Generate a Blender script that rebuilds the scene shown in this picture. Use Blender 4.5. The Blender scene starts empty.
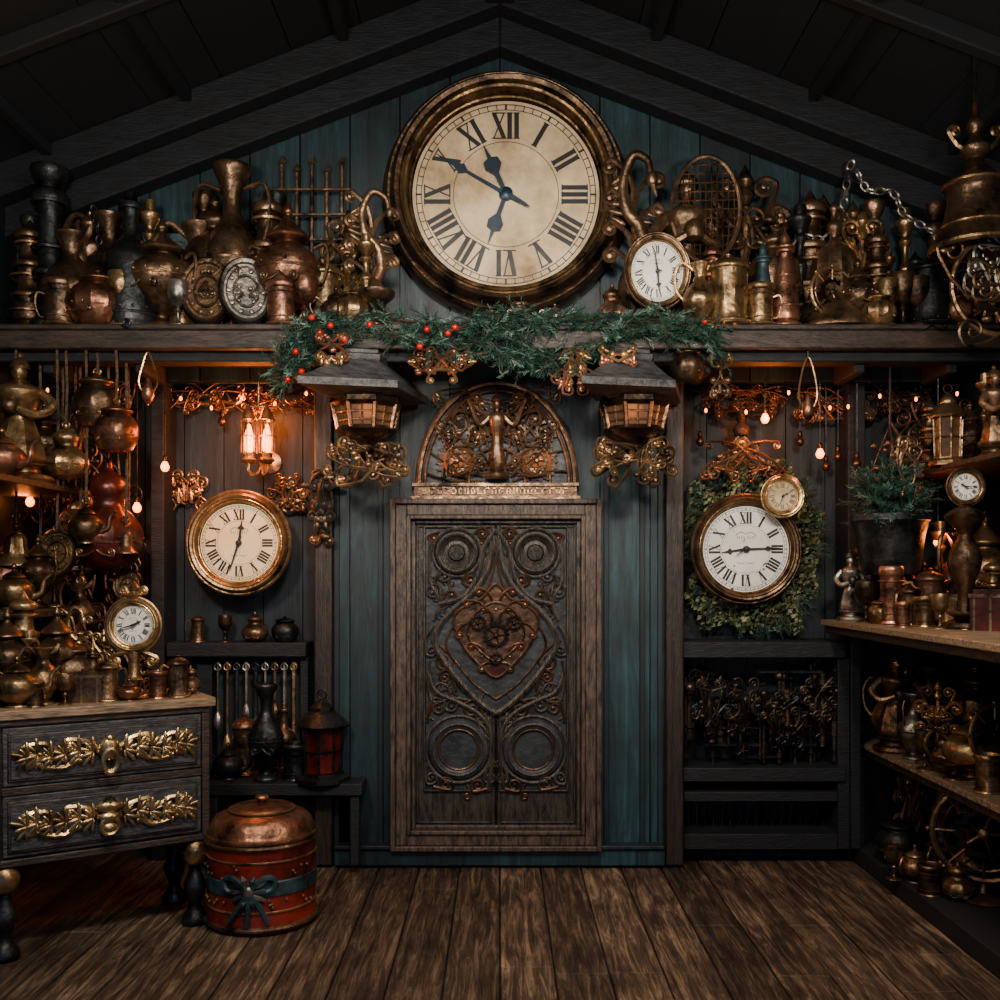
import bpy, math, random
from mathutils import Matrix, Vector
random.seed(7)
D=6.0; EYE=1.74
pi=math.pi
def S(y): return (D+y)/1000.0
def X(px,y=0): return (px-500)*S(y)
def Z(py,y=0): return EYE-(py-575)*S(y)
def lin(c):
    return tuple(((v/255)/12.92 if v/255<=0.04045 else ((v/255+.055)/1.055)**2.4) for v in c)+(1,)
# ------------------------------------------------------------ materials
def newmat(name):
    m=bpy.data.materials.new(name); m.use_nodes=True
    nt=m.node_tree; return m,nt,nt.nodes['Principled BSDF']
def mat(name,c1,c2,scale=8,metal=0.0,rough=.5,rvar=.2,bump=.2,stretch=(1,1,1),emit=0,ecol=None,detail=6,lo=.35,hi=.65,edge_tone=False):
    m,nt,b=newmat(name); N=nt.nodes; Lk=nt.links
    tc=N.new('ShaderNodeTexCoord'); mp=N.new('ShaderNodeMapping'); mp.inputs['Scale'].default_value=stretch
    Lk.new(tc.outputs['Object'],mp.inputs['Vector'])
    no=N.new('ShaderNodeTexNoise'); no.inputs['Scale'].default_value=scale; no.inputs['Detail'].default_value=detail
    no.inputs['Roughness'].default_value=.65
    Lk.new(mp.outputs[0],no.inputs['Vector'])
    cr_=N.new('ShaderNodeValToRGB'); e=cr_.color_ramp.elements
    e[0].position=lo; e[1].position=hi; e[0].color=lin(c1); e[1].color=lin(c2)
    Lk.new(no.outputs['Fac'],cr_.inputs[0])
    if edge_tone:   # base colour goes darker in hollows, paler on convex edges
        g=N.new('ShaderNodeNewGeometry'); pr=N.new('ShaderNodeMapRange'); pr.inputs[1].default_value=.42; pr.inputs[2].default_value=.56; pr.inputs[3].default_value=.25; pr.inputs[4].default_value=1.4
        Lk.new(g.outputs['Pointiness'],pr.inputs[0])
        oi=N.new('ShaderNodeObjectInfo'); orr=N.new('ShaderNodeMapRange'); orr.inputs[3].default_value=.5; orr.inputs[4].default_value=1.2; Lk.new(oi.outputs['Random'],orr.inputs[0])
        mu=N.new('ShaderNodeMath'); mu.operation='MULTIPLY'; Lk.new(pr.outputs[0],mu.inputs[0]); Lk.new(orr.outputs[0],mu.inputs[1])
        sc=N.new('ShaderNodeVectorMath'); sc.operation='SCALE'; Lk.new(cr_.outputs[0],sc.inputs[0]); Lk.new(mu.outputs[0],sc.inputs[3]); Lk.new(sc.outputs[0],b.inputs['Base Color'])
    else: Lk.new(cr_.outputs[0],b.inputs['Base Color'])
    mr=N.new('ShaderNodeMapRange'); mr.inputs[3].default_value=min(1,rough+rvar); mr.inputs[4].default_value=max(.05,rough-rvar)
    Lk.new(no.outputs['Fac'],mr.inputs[0]); Lk.new(mr.outputs[0],b.inputs['Roughness'])
    b.inputs['Metallic'].default_value=metal
    if bump>0:
        n2=N.new('ShaderNodeTexNoise'); n2.inputs['Scale'].default_value=scale*3.1; n2.inputs['Detail'].default_value=4
        Lk.new(mp.outputs[0],n2.inputs['Vector'])
        bp=N.new('ShaderNodeBump'); bp.inputs['Strength'].default_value=bump; bp.inputs['Distance'].default_value=.01
        Lk.new(n2.outputs['Fac'],bp.inputs['Height']); Lk.new(bp.outputs[0],b.inputs['Normal'])
    if emit>0:
        b.inputs['Emission Color'].default_value=lin(ecol); b.inputs['Emission Strength'].default_value=emit
    return m
def plankmat(name,c1,c2,c3,width,axis,grain,rough=.55,off=0.0,bump=.35):
    m,nt,b=newmat(name); N=nt.nodes; Lk=nt.links
    tc=N.new('ShaderNodeTexCoord'); sp=N.new('ShaderNodeSeparateXYZ'); Lk.new(tc.outputs['Object'],sp.inputs[0])
    a=N.new('ShaderNodeMath'); a.operation='ADD'; a.inputs[1].default_value=off; Lk.new(sp.outputs[axis],a.inputs[0])
    d=N.new('ShaderNodeMath'); d.operation='DIVIDE'; d.inputs[1].default_value=width; Lk.new(a.outputs[0],d.inputs[0])
    f=N.new('ShaderNodeMath'); f.operation='FLOOR'; Lk.new(d.outputs[0],f.inputs[0])
    wn=N.new('ShaderNodeTexWhiteNoise'); wn.noise_dimensions='1D'; Lk.new(f.outputs[0],wn.inputs['W'])
    mp=N.new('ShaderNodeMapping'); mp.inputs['Scale'].default_value=grain; Lk.new(tc.outputs['Object'],mp.inputs['Vector'])
    sc=N.new('ShaderNodeVectorMath'); sc.operation='SCALE'; sc.inputs[3].default_value=13.0; Lk.new(wn.outputs['Color'],sc.inputs[0])
    ad=N.new('ShaderNodeVectorMath'); ad.operation='ADD'; Lk.new(mp.outputs[0],ad.inputs[0]); Lk.new(sc.outputs[0],ad.inputs[1])
    no=N.new('ShaderNodeTexNoise'); no.inputs['Scale'].default_value=1; no.inputs['Detail'].default_value=12; no.inputs['Roughness'].default_value=.8; no.inputs['Distortion'].default_value=.8
    Lk.new(ad.outputs[0],no.inputs['Vector'])
    r=N.new('ShaderNodeValToRGB'); e=r.color_ramp.elements; e[0].position=.36; e[1].position=.68
    e[0].color=lin(c1); e[1].color=lin(c3); k=e.new(.5); k.color=lin(c2)
    Lk.new(no.outputs['Fac'],r.inputs[0])
    big=N.new('ShaderNodeTexNoise'); big.inputs['Scale'].default_value=2.2; big.inputs['Detail'].default_value=7; big.inputs['Roughness'].default_value=.65; Lk.new(tc.outputs['Object'],big.inputs['Vector'])
    s=N.new('ShaderNodeMath'); s.operation='MULTIPLY_ADD'; s.inputs[1].default_value=.6; s.inputs[2].default_value=.45; Lk.new(wn.outputs['Value'],s.inputs[0])
    s2=N.new('ShaderNodeMath'); s2.operation='MULTIPLY_ADD'; s2.inputs[1].default_value=2.4; s2.inputs[2].default_value=-.28; Lk.new(big.outputs['Fac'],s2.inputs[0])
    s3=N.new('ShaderNodeMath'); s3.operation='MULTIPLY'; Lk.new(s.outputs[0],s3.inputs[0]); Lk.new(s2.outputs[0],s3.inputs[1])
    v=N.new('ShaderNodeVectorMath'); v.operation='SCALE'; Lk.new(r.outputs[0],v.inputs[0]); Lk.new(s3.outputs[0],v.inputs[3])
    Lk.new(v.outputs[0],b.inputs['Base Color'])
    mr=N.new('ShaderNodeMapRange'); mr.inputs[3].default_value=rough+.2; mr.inputs[4].default_value=rough-.15
    Lk.new(no.outputs['Fac'],mr.inputs[0]); Lk.new(mr.outputs[0],b.inputs['Roughness'])
    bp=N.new('ShaderNodeBump'); bp.inputs['Strength'].default_value=bump; bp.inputs['Distance'].default_value=.012
    Lk.new(no.outputs['Fac'],bp.inputs['Height']); Lk.new(bp.outputs[0],b.inputs['Normal'])
    return m
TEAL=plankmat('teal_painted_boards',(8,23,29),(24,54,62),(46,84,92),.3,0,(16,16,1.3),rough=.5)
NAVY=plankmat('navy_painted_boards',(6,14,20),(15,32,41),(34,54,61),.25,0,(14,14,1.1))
ROOFM=plankmat('dark_roof_boards',(2,5,11),(4,11,20),(8,19,31),.4,0,(9,1.0,9),rough=.75)
FLOORM=plankmat('weathered_floor_boards',(18,15,15),(84,69,57),(176,150,122),.24,0,(30,2.2,30),rough=.46,bump=.9)
WOOD=mat('dark_walnut',(16,14,14),(64,52,44),5,rough=.5,stretch=(1.5,9,9),bump=.5)
WOODV=mat('dark_walnut_upright',(16,14,13),(54,43,37),5,rough=.5,stretch=(9,9,1.2),bump=.5)
BEAM=mat('charred_beam',(4,8,13),(16,24,33),5,rough=.7,stretch=(1.5,9,9),bump=.5)
GREYW=mat('slate_painted_wood',(24,27,31),(74,75,78),7,rough=.5,stretch=(2,9,5),bump=.5)
TAN=mat('worn_oak_top',(74,62,50),(166,142,112),6,rough=.45,stretch=(1.2,9,9),bump=.4)
BRASS=mat('aged_brass',(50,40,29),(196,162,116),7,metal=.88,rough=.34,rvar=.18,bump=.6,edge_tone=True)
GOLD=mat('polished_gold',(104,82,50),(236,206,154),11,metal=.92,rough=.3,rvar=.12,bump=.4,edge_tone=True)
COPPER=mat('aged_copper',(54,37,30),(190,136,108),7,metal=.87,rough=.35,rvar=.17,bump=.6,edge_tone=True)
BRONZE=mat('dark_bronze',(28,24,21),(142,114,88),7,metal=.85,rough=.38,rvar=.18,bump=.65,edge_tone=True)
IRON=mat('blackened_iron',(14,17,20),(66,70,73),9,metal=.8,rough=.42,rvar=.15,bump=.5,edge_tone=True)
PEWTER=mat('old_pewter',(54,54,54),(176,170,158),9,metal=.88,rough=.36,rvar=.12,bump=.4,edge_tone=True)
TEALM=mat('verdigris_metal',(14,30,36),(64,92,98),9,metal=.5,rough=.5,bump=.4)
REDM=mat('red_enamel',(48,13,10),(146,46,33),5,metal=.25,rough=.4,bump=.3)
MAROON=mat('oxblood_glaze',(34,14,12),(104,46,34),7,metal=.5,rough=.32,bump=.2)
PARCH=mat('aged_dial_paper',(140,108,70),(222,200,160),2.2,rough=.6,bump=.05,lo=.34,hi=.58,detail=10)
CREAM=mat('cream_dial',(226,202,150),(250,238,204),3,rough=.5,bump=0)
WHITE=mat('white_enamel_dial',(210,208,196),(244,244,238),4,rough=.4,bump=0)
INK=mat('dial_black',(14,14,16),(26,26,28),5,rough=.5,bump=0)
BLUEH=mat('blued_steel_hands',(14,26,40),(36,58,76),5,metal=.4,rough=.4,bump=0)
GREEN=mat('fir_needles',(14,48,42),(48,98,80),14,rough=.6,bump=0)
GREEN2=mat('frosted_fir_needles',(60,104,94),(124,154,140),14,rough=.6,bump=0)
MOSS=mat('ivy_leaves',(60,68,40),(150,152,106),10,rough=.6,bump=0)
MOSSD=mat('ivy_leaves_dark',(28,46,34),(78,98,64),10,rough=.6,bump=0)  # darker leaf colour, picked at random per leaf
TWIG=mat('twig_bark',(30,20,14),(66,46,30),14,rough=.8,bump=.2)
BERRY=mat('red_berries',(150,12,14),(210,36,30),6,rough=.25,bump=0)
ROPE=mat('hemp_rope',(40,32,24),(96,78,58),40,rough=.9,bump=.6)
GLOW=mat('glowing_amber_glass',(255,140,50),(255,170,80),6,rough=.4,bump=0,emit=7,ecol=(255,132,36))
GLOW2=mat('dim_amber_glass',(80,42,22),(160,92,48),9,rough=.2,bump=.3,emit=.1,ecol=(255,120,45))
PANE=mat('smoked_amber_glass',(34,26,20),(104,80,58),6,rough=.12,bump=.1,emit=.03,ecol=(255,150,80))  # slight emission painted in as warm reflections; the glass is unlit
REDGL=mat('dark_red_glass',(34,8,6),(100,28,20),5,rough=.15,bump=0)
SLATE=mat('carved_slate_paint',(18,23,27),(56,60,63),8,metal=.25,rough=.48,bump=.5)
DOORW=mat('carved_door_wood',(22,22,23),(82,74,66),6,rough=.42,stretch=(8,8,1.5),metal=.2,bump=.6,edge_tone=True)
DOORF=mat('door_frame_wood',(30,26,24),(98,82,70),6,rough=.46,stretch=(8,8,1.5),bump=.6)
RUST=mat('rusted_copper',(38,28,24),(122,90,68),9,metal=.7,rough=.4,bump=.5,edge_tone=True)
# ------------------------------------------------------------ mesh builder
I4=Matrix.Identity(4)
FACE=Matrix.Rotation(pi/2,4,'X')
def T(x=0,y=0,z=0): return Matrix.Translation((x,y,z))
def R(a,ax): return Matrix.Rotation(math.radians(a),4,ax)
def SC(x,y,z): return Matrix.Diagonal((x,y,z,1))
def crm(pts,n=4,closed=False):
    pts=[tuple(p) for p in pts]; L=len(pts); out=[]
    rng=range(L if closed else L-1)
    for i in rng:
        if closed: a,b,c,d=pts[(i-1)%L],pts[i],pts[(i+1)%L],pts[(i+2)%L]
        else: a,b,c,d=pts[max(i-1,0)],pts[i],pts[i+1],pts[min(i+2,L-1)]
        for k in range(n):
            t=k/n
            out.append(tuple(.5*((2*b[j])+(-a[j]+c[j])*t+(2*a[j]-5*b[j]+4*c[j]-d[j])*t*t+(-a[j]+3*b[j]-3*c[j]+d[j])*t**3) for j in range(len(b))))
    if not closed: out.append(pts[-1])
    return out
class MB:
    def __init__(s): s.v=[];s.f=[];s.m=[];s.mats=[];s.M=I4.copy()
    def mi(s,m):
        if m not in s.mats: s.mats.append(m)
        return s.mats.index(m)
    def add(s,vs,fs,m,t=None):
        M=s.M@t if t is not None else s.M
        b=len(s.v); s.v+=[tuple(M@Vector(p)) for p in vs]; k=s.mi(m)
        for f in fs: s.f.append(tuple(i+b for i in f)); s.m.append(k)
    def lathe(s,prof,m,t=None,n=24,smooth=0,flute=0,fk=12,fr=(0,1)):
        if smooth: prof=[(max(0,p[0]),p[1]) for p in crm(prof,smooth)]
        h0=prof[0][1];h1=prof[-1][1]; vs=[];fs=[];rings=[]
        for r,h in prof:
            if r<1e-5: rings.append([len(vs)]); vs.append((0,0,h))
            else:
                q=(h-h0)/(h1-h0) if h1!=h0 else 0
                fl=flute if fr[0]<=q<=fr[1] else 0
                st=len(vs); rings.append(list(range(st,st+n)))
                for i in range(n):
                    a=2*pi*i/n; rr=r*(1+fl*math.cos(fk*a)); vs.append((rr*math.cos(a),rr*math.sin(a),h))
        for A,B in zip(rings,rings[1:]):
            if len(A)==1 and len(B)==1: continue
            for i in range(n):
                j=(i+1)%n
                if len(A)==1: fs.append((A[0],B[j],B[i]))
                elif len(B)==1: fs.append((A[i],A[j],B[0]))
                else: fs.append((A[i],A[j],B[j],B[i]))
        s.add(vs,fs,m,t)
    def tube(s,pts,r,m,t=None,n=6,closed=False,flat=1.0):
        P=[Vector(p if len(p)==3 else (p[0],p[1],0)) for p in pts]; L=len(P)
        if L<2: return
        rs=r if isinstance(r,(list,tuple)) else [r]*L
        vs=[];fs=[];nrm=None
        for i in range(L):
            a=P[(i-1)%L] if (closed or i>0) else P[i]; b=P[(i+1)%L] if (closed or i<L-1) else P[i]
            tg=b-a
            if tg.length<1e-9: tg=Vector((0,0,1))
            tg.normalize()
            if nrm is None:
                nrm=Vector((0,0,1)) if abs(tg.z)<.9 else Vector((1,0,0))
            nrm=nrm-tg*nrm.dot(tg)
            if nrm.length<1e-6: nrm=tg.orthogonal()
            nrm.normalize(); bi=tg.cross(nrm)
            for k in range(n):
                an=2*pi*k/n; vs.append(tuple(P[i]+nrm*(math.cos(an)*rs[i]*flat)+bi*(math.sin(an)*rs[i])))
        for i in range(L if closed else L-1):
            o=i*n;q=((i+1)%L)*n
            for k in range(n): fs.append((o+k,o+(k+1)%n,q+(k+1)%n,q+k))
        if not closed: fs.append(tuple(range(n))[::-1]); fs.append(tuple((L-1)*n+k for k in range(n)))
        s.add(vs,fs,m,t)
    def box(s,x0,x1,y0,y1,z0,z1,m,t=None):
        v=[(x,y,z) for x in (x0,x1) for y in (y0,y1) for z in (z0,z1)]
        s.add(v,[(0,1,3,2),(4,6,7,5),(0,4,5,1),(2,3,7,6),(0,2,6,4),(1,5,7,3)],m,t)
    def pbox(s,a,b,c,d,ya,yb,m):
        x0,x1=sorted((X(a,ya),X(b,ya))); z0,z1=sorted((Z(c,ya),Z(d,ya))); s.box(x0,x1,ya,yb,z0,z1,m)
    def torus(s,Rr,r,m,t=None,n=32,k=8,sx=1,sy=1):
        s.tube([(Rr*sx*math.cos(2*pi*i/n),Rr*sy*math.sin(2*pi*i/n),0) for i in range(n)],r,m,t,k,True)
    def sph(s,r,m,t=None,n=12,h=7):
        s.lathe([(r*math.sin(pi*i/h),-r*math.cos(pi*i/h)) for i in range(h+1)],m,t,n)
    def prism(s,poly,z0,z1,m,t=None):
        L=len(poly); vs=[(p[0],p[1],z0) for p in poly]+[(p[0],p[1],z1) for p in poly]
        fs=[tuple(range(L))[::-1],tuple(range(L,2*L))]+[(i,(i+1)%L,L+(i+1)%L,L+i) for i in range(L)]
        s.add(vs,fs,m,t)
    def gear(s,Ro,m,t=None,teeth=14,th=.02,spokes=5):
        Ri=Ro*.66; n=teeth*4; vs=[];fs=[]
        for i in range(n):
            a=2*pi*i/n; ro=Ro if (i%4) in (0,1) else Ro*.85
            for z in (0,th): vs.append((ro*math.cos(a),ro*math.sin(a),z)); vs.append((Ri*math.cos(a),Ri*math.sin(a),z))
        for i in range(n):
            o=i*4;q=((i+1)%n)*4
            fs+=[(o+2,o+3,q+3,q+2),(o,o+2,q+2,q),(o+3,o+1,q+1,q+3),(o+1,o,q,q+1)]
        s.add(vs,fs,m,t)
        for i in range(spokes):
            a=2*pi*i/spokes; s.tube([(0,0,th/2),(Ri*1.02*math.cos(a),Ri*1.02*math.sin(a),th/2)],Ro*.06,m,t,5)
        s.lathe([(0,0),(Ro*.2,0),(Ro*.2,th*1.3),(Ro*.1,th*1.8),(0,th*1.8)],m,t,12)
    def scroll(s,p0,p1,curl,side,r,m,t=None,bulge=.25,z=0,turns=1.3,n=5):
        a=Vector(p0[:2]);b=Vector(p1[:2]);d=b-a;L=d.length or .01
        pr=Vector((-d.y,d.x))/L
        mid=(a+b)/2-pr*side*L*bulge
        dd=(b-mid).normalized(); ang=math.atan2(dd.y,dd.x)-side*pi/2
        pts=[(a.x,a.y,z),(mid.x,mid.y,z+r*.6)]
        K=int(9*turns)+2
        for i in range(K):
            u=i/(K-1); an=ang+side*u*turns*2*pi; rr=curl*(1-.82*u)
            pts.append((b.x+rr*math.cos(an),b.y+rr*math.sin(an),z+r*.4))
        pts=crm(pts,2); Ln=len(pts)
        s.tube(pts,[r*(1.0-.5*i/Ln) for i in range(Ln)],m,t,n)
        q=pts[-1]; s.sph(r*1.35,m,(t or I4)@T(*q),6,4)
    def petal(s,x,y,a,L,w,m,t=None,z=0):
        s.sph(1,m,(t or I4)@T(x,y,z)@R(a,'Z')@T(L/2,0,0)@SC(L/2,w,w*.7),8,6)
    def cluster(s,w,h,n,m,t=None,r=.008,rnd=random,sym=True,m2=None):
        for i in range(n):
            a0=(rnd.uniform(-.15,.25)*w,rnd.uniform(-.3,.3)*h); a1=(rnd.uniform(.1,.48)*w,rnd.uniform(-.45,.45)*h)
            c=rnd.uniform(.06,.14)*min(abs(w),h)+r; sd=rnd.choice((-1,1)); bl=rnd.uniform(.1,.4); z=rnd.uniform(0,r*3); mm=m if (m2 is None or rnd.random()<.6) else m2
            s.scroll(a0,a1,c,sd,r*rnd.uniform(.7,1.3),mm,t,bl,z)
            if sym: s.scroll((-a0[0],a0[1]),(-a1[0],a1[1]),c,-sd,r,mm,t,bl,z)
            if i%2==0:
                aa=rnd.uniform(0,360); s.petal(a1[0],a1[1],aa,r*7,r*1.7,mm,t,z)
                if sym: s.petal(-a1[0],a1[1],180-aa,r*7,r*1.7,mm,t,z)
            if i%3==0:
                lx,ly=rnd.uniform(-.4,.4)*w,rnd.uniform(-.4,.4)*h
                s.sph(r*2.2,mm,(t or I4)@T(lx,ly,z)@SC(1.4,1,1),7,5)
    def build(s,name,loc=(0,0,0),rot=(0,0,0),bevel=0,parent=None,sharp=38):
        me=bpy.data.meshes.new(name); me.from_pydata(s.v,[],s.f)
        for m in s.mats: me.materials.append(m)
        me.polygons.foreach_set('material_index',s.m)
        me.polygons.foreach_set('use_smooth',[True]*len(s.f)); me.update()
        me.set_sharp_from_angle(angle=math.radians(sharp))
        o=bpy.data.objects.new(name,me); o.location=loc; o.rotation_euler=rot
        bpy.context.scene.collection.objects.link(o)
        if bevel:
            b=o.modifiers.new('edge','BEVEL'); b.width=bevel; b.segments=2; b.limit_method='ANGLE'
        if parent: o.parent=parent
        return o
def light(name,kind,loc,power,col,size=.1,target=None,parent=None,spot=None):
    l=bpy.data.lights.new(name,kind); l.energy=power; l.color=lin(col)[:3]
    if kind=='AREA': l.size=size
    elif kind=='SPOT': l.shadow_soft_size=size; l.spot_size=math.radians(spot or 60); l.spot_blend=1.0
    else: l.shadow_soft_size=size
    o=bpy.data.objects.new(name,l); bpy.context.scene.collection.objects.link(o); o.location=loc
    if target: o.rotation_euler=(Vector(target)-Vector(loc)).to_track_quat('-Z','Y').to_euler()
    if parent: o.parent=parent; o.matrix_parent_inverse=Matrix.Translation(parent.location).inverted()
    return o
# ------------------------------------------------------------ room shell
RIDGE=5.22; SL=.385
def roofz(x): return RIDGE-SL*abs(x)
mb=MB()
mb.box(-3.1,3.1,-6.6,.6,-.08,-.02,IRON)
x=-3.12
rf=random.Random(3)
while x<3.1:
    y=-6.6-rf.uniform(0,2)
    while y<.6:
        L=rf.uniform(2.2,3.6); y1=min(y+L,.6)
        if y1>-6.6: mb.box(x+.004,x+.236,max(y,-6.6)+.002,y1-.002,-.03,rf.uniform(-.005,0),FLOORM)
        y=y1
        if y>=.6: break
    x+=.24
mb.build('floor',bevel=.006)
mb=MB()
x=-3.0; XL,XR=X(318),X(682)
while x<2.99:
    xa,xb=x+.004,x+.296
    def pl(a,b,lo,hi_a,hi_b): mb.add([(a,-.0,lo),(b,-.0,lo),(b,-.0,hi_b),(a,-.0,hi_a),(a,.05,lo),(b,.05,lo),(b,.05,hi_b),(a,.05,hi_a)],[(0,1,2,3),(1,5,6,2),(4,0,3,7),(5,4,7,6)],TEAL)
    pl(xa,xb,2.9,roofz(xa),roofz(xb))
    a,b=max(xa,XL),min(xb,XR)
    if b>a: pl(a,b,0,2.9,2.9)
    x+=.3
mb.box(-3,3,.03,.06,2.9,4.05,IRON)
mb.add([(-3,.055,4.0),(3,.055,4.0),(0,.055,RIDGE)],[(0,1,2)],IRON)
mb.pbox(318,682,345,866,.02,.3,IRON)
mb.build('wall_back')
mb=MB()
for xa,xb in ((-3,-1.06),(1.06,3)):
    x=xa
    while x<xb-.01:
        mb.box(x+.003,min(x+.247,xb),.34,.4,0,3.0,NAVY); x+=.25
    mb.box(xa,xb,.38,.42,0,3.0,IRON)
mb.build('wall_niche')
mb=MB(); mb.box(-3.02,-2.9,-6.6,.4,0,4.15,NAVY); mb.build('wall_left')
mb=MB(); mb.box(2.9,3.02,-6.6,.4,0,4.15,NAVY); mb.build('wall_right')
mb=MB()
for sg in (-1,1):
    k=0
    while k*.4<3.2:
        a,b=k*.4+.004,k*.4+.396
        mb.add([(sg*a,-6.6,roofz(a)),(sg*b,-6.6,roofz(b)),(sg*b,.1,roofz(b)),(sg*a,.1,roofz(a)),
                (sg*a,-6.6,roofz(a)+.04),(sg*b,-6.6,roofz(b)+.04),(sg*b,.1,roofz(b)+.04),(sg*a,.1,roofz(a)+.04)],
               [(0,1,2,3),(4,7,6,5),(0,3,7,4),(1,5,6,2)],ROOFM)
        k+=1
    mb.add([(0,-6.6,RIDGE+.05),(sg*3.2,-6.6,roofz(3.2)+.05),(sg*3.2,.1,roofz(3.2)+.05),(0,.1,RIDGE+.05)],[(0,1,2,3)],IRON)
mb.build('ceiling')
def rafter(name,y0,y1,dz0,dz1,x_end=3.0,m=BEAM):
    mb=MB()
    for sg in (-1,1):
        p=[(0,RIDGE-dz0),(sg*x_end,roofz(x_end)-dz0),(sg*x_end,roofz(x_end)-dz1),(0,RIDGE-dz1)]
        vs=[(a,y0,b) for a,b in p]+[(a,y1,b) for a,b in p]
        mb.add(vs,[(0,1,2,3),(7,6,5,4),(0,4,5,1),(1,5,6,2),(2,6,7,3),(3,7,4,0)],m)
    return mb.build(name,bevel=.01)
rafter('trim_gable_outer',-.26,0,.0,.2)
rafter('trim_gable_inner',-.14,0,.2,.38)
rafter('rafter',-1.25,-1.17,0,.1,m=ROOFM)
mb=MB()
for sg in (-1,1):
    for xx in (.9,1.8,2.6):
        mb.box(sg*xx-.03,sg*xx+.03,-6.5,0,roofz(xx)-.07,roofz(xx)+.0,ROOFM)
mb.box(-.08,.08,-6.5,0,RIDGE-.2,RIDGE-.02,ROOFM)
mb.build('ceiling_purlins',bevel=.008)
ZS=3.115
mb=MB()
mb.box(-2.9,2.9,-.5,0,2.985,ZS,WOOD)
mb.box(-2.9,2.9,-.52,-.49,ZS-.03,ZS+.004,WOOD)
mb.box(-2.9,2.9,-.42,-.3,2.93,2.99,BEAM)
for px in (60,150,300,700,850,940):
    xx=X(px,-.2); mb.box(xx-.03,xx+.03,-.36,0,2.88,2.99,BEAM)
mb.build('upper_shelf',bevel=.008)
mb=MB()
for a,b in ((314,332),(666,684)): mb.pbox(a,b,350,866,-.06,.34,WOODV)
for a,b in ((150,164),(848,866)): mb.pbox(a,b,350,866,.1,.34,BEAM)
mb.build('trim_posts',bevel=.01)
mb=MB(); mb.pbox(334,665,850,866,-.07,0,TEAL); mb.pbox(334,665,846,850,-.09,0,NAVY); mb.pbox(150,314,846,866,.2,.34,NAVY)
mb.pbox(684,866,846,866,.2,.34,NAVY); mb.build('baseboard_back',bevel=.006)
mb=MB()
for a in (334,378,604,640,658): mb.pbox(a,a+5,352,848,-.02,0,NAVY)
mb.build('trim_battens',bevel=.003)
# ------------------------------------------------------------ clocks
ROM=['XII','I','II','III','IIII','V','VI','VII','VIII','IX','X','XI']
def stroke(mb,x0,y0,x1,y1,w,z,t,m=INK):
    mb.add([(x0-w/2,y0,z),(x0+w/2,y0,z),(x1+w/2,y1,z),(x1-w/2,y1,z)],[(0,1,2,3)],m,t)
def annulus(mb,r0,r1,z,m,n=64):
    vs=[];fs=[]
    for i in range(n):
        a=2*pi*i/n; vs+=[(r0*math.cos(a),r0*math.sin(a),z),(r1*math.cos(a),r1*math.sin(a),z)]
    for i in range(n):
        j=(i+1)%n; fs.append((2*i,2*i+1,2*j+1,2*j))
    mb.add(vs,fs,m)
def hand(mb,ang,L,w,z,m,style=0):
    t=R(-ang,'Z')@T(0,0,z)
    if style==0: poly=[(-w*.3,-L*.18),(w*.3,-L*.18),(w*.5,0),(w*.35,L*.55),(w*1.3,L*.62),(w*.4,L*.72),(0,L),(-w*.4,L*.72),(-w*1.3,L*.62),(-w*.35,L*.55),(-w*.5,0)]
    elif style==1: poly=[(-w*.4,-L*.25),(w*.4,-L*.25),(w*.6,0),(w*.3,L*.8),(0,L),(-w*.3,L*.8),(-w*.6,0)]
    else: poly=[(-w*.4,0),(w*.4,0),(w*.5,L*.4),(w*1.7,L*.55),(w*1.5,L*.68),(w*.4,L*.72),(0,L),(-w*.4,L*.72),(-w*1.5,L*.68),(-w*1.7,L*.55),(-w*.5,L*.4)]
    mb.prism(poly,0,.004,m,t)
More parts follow.
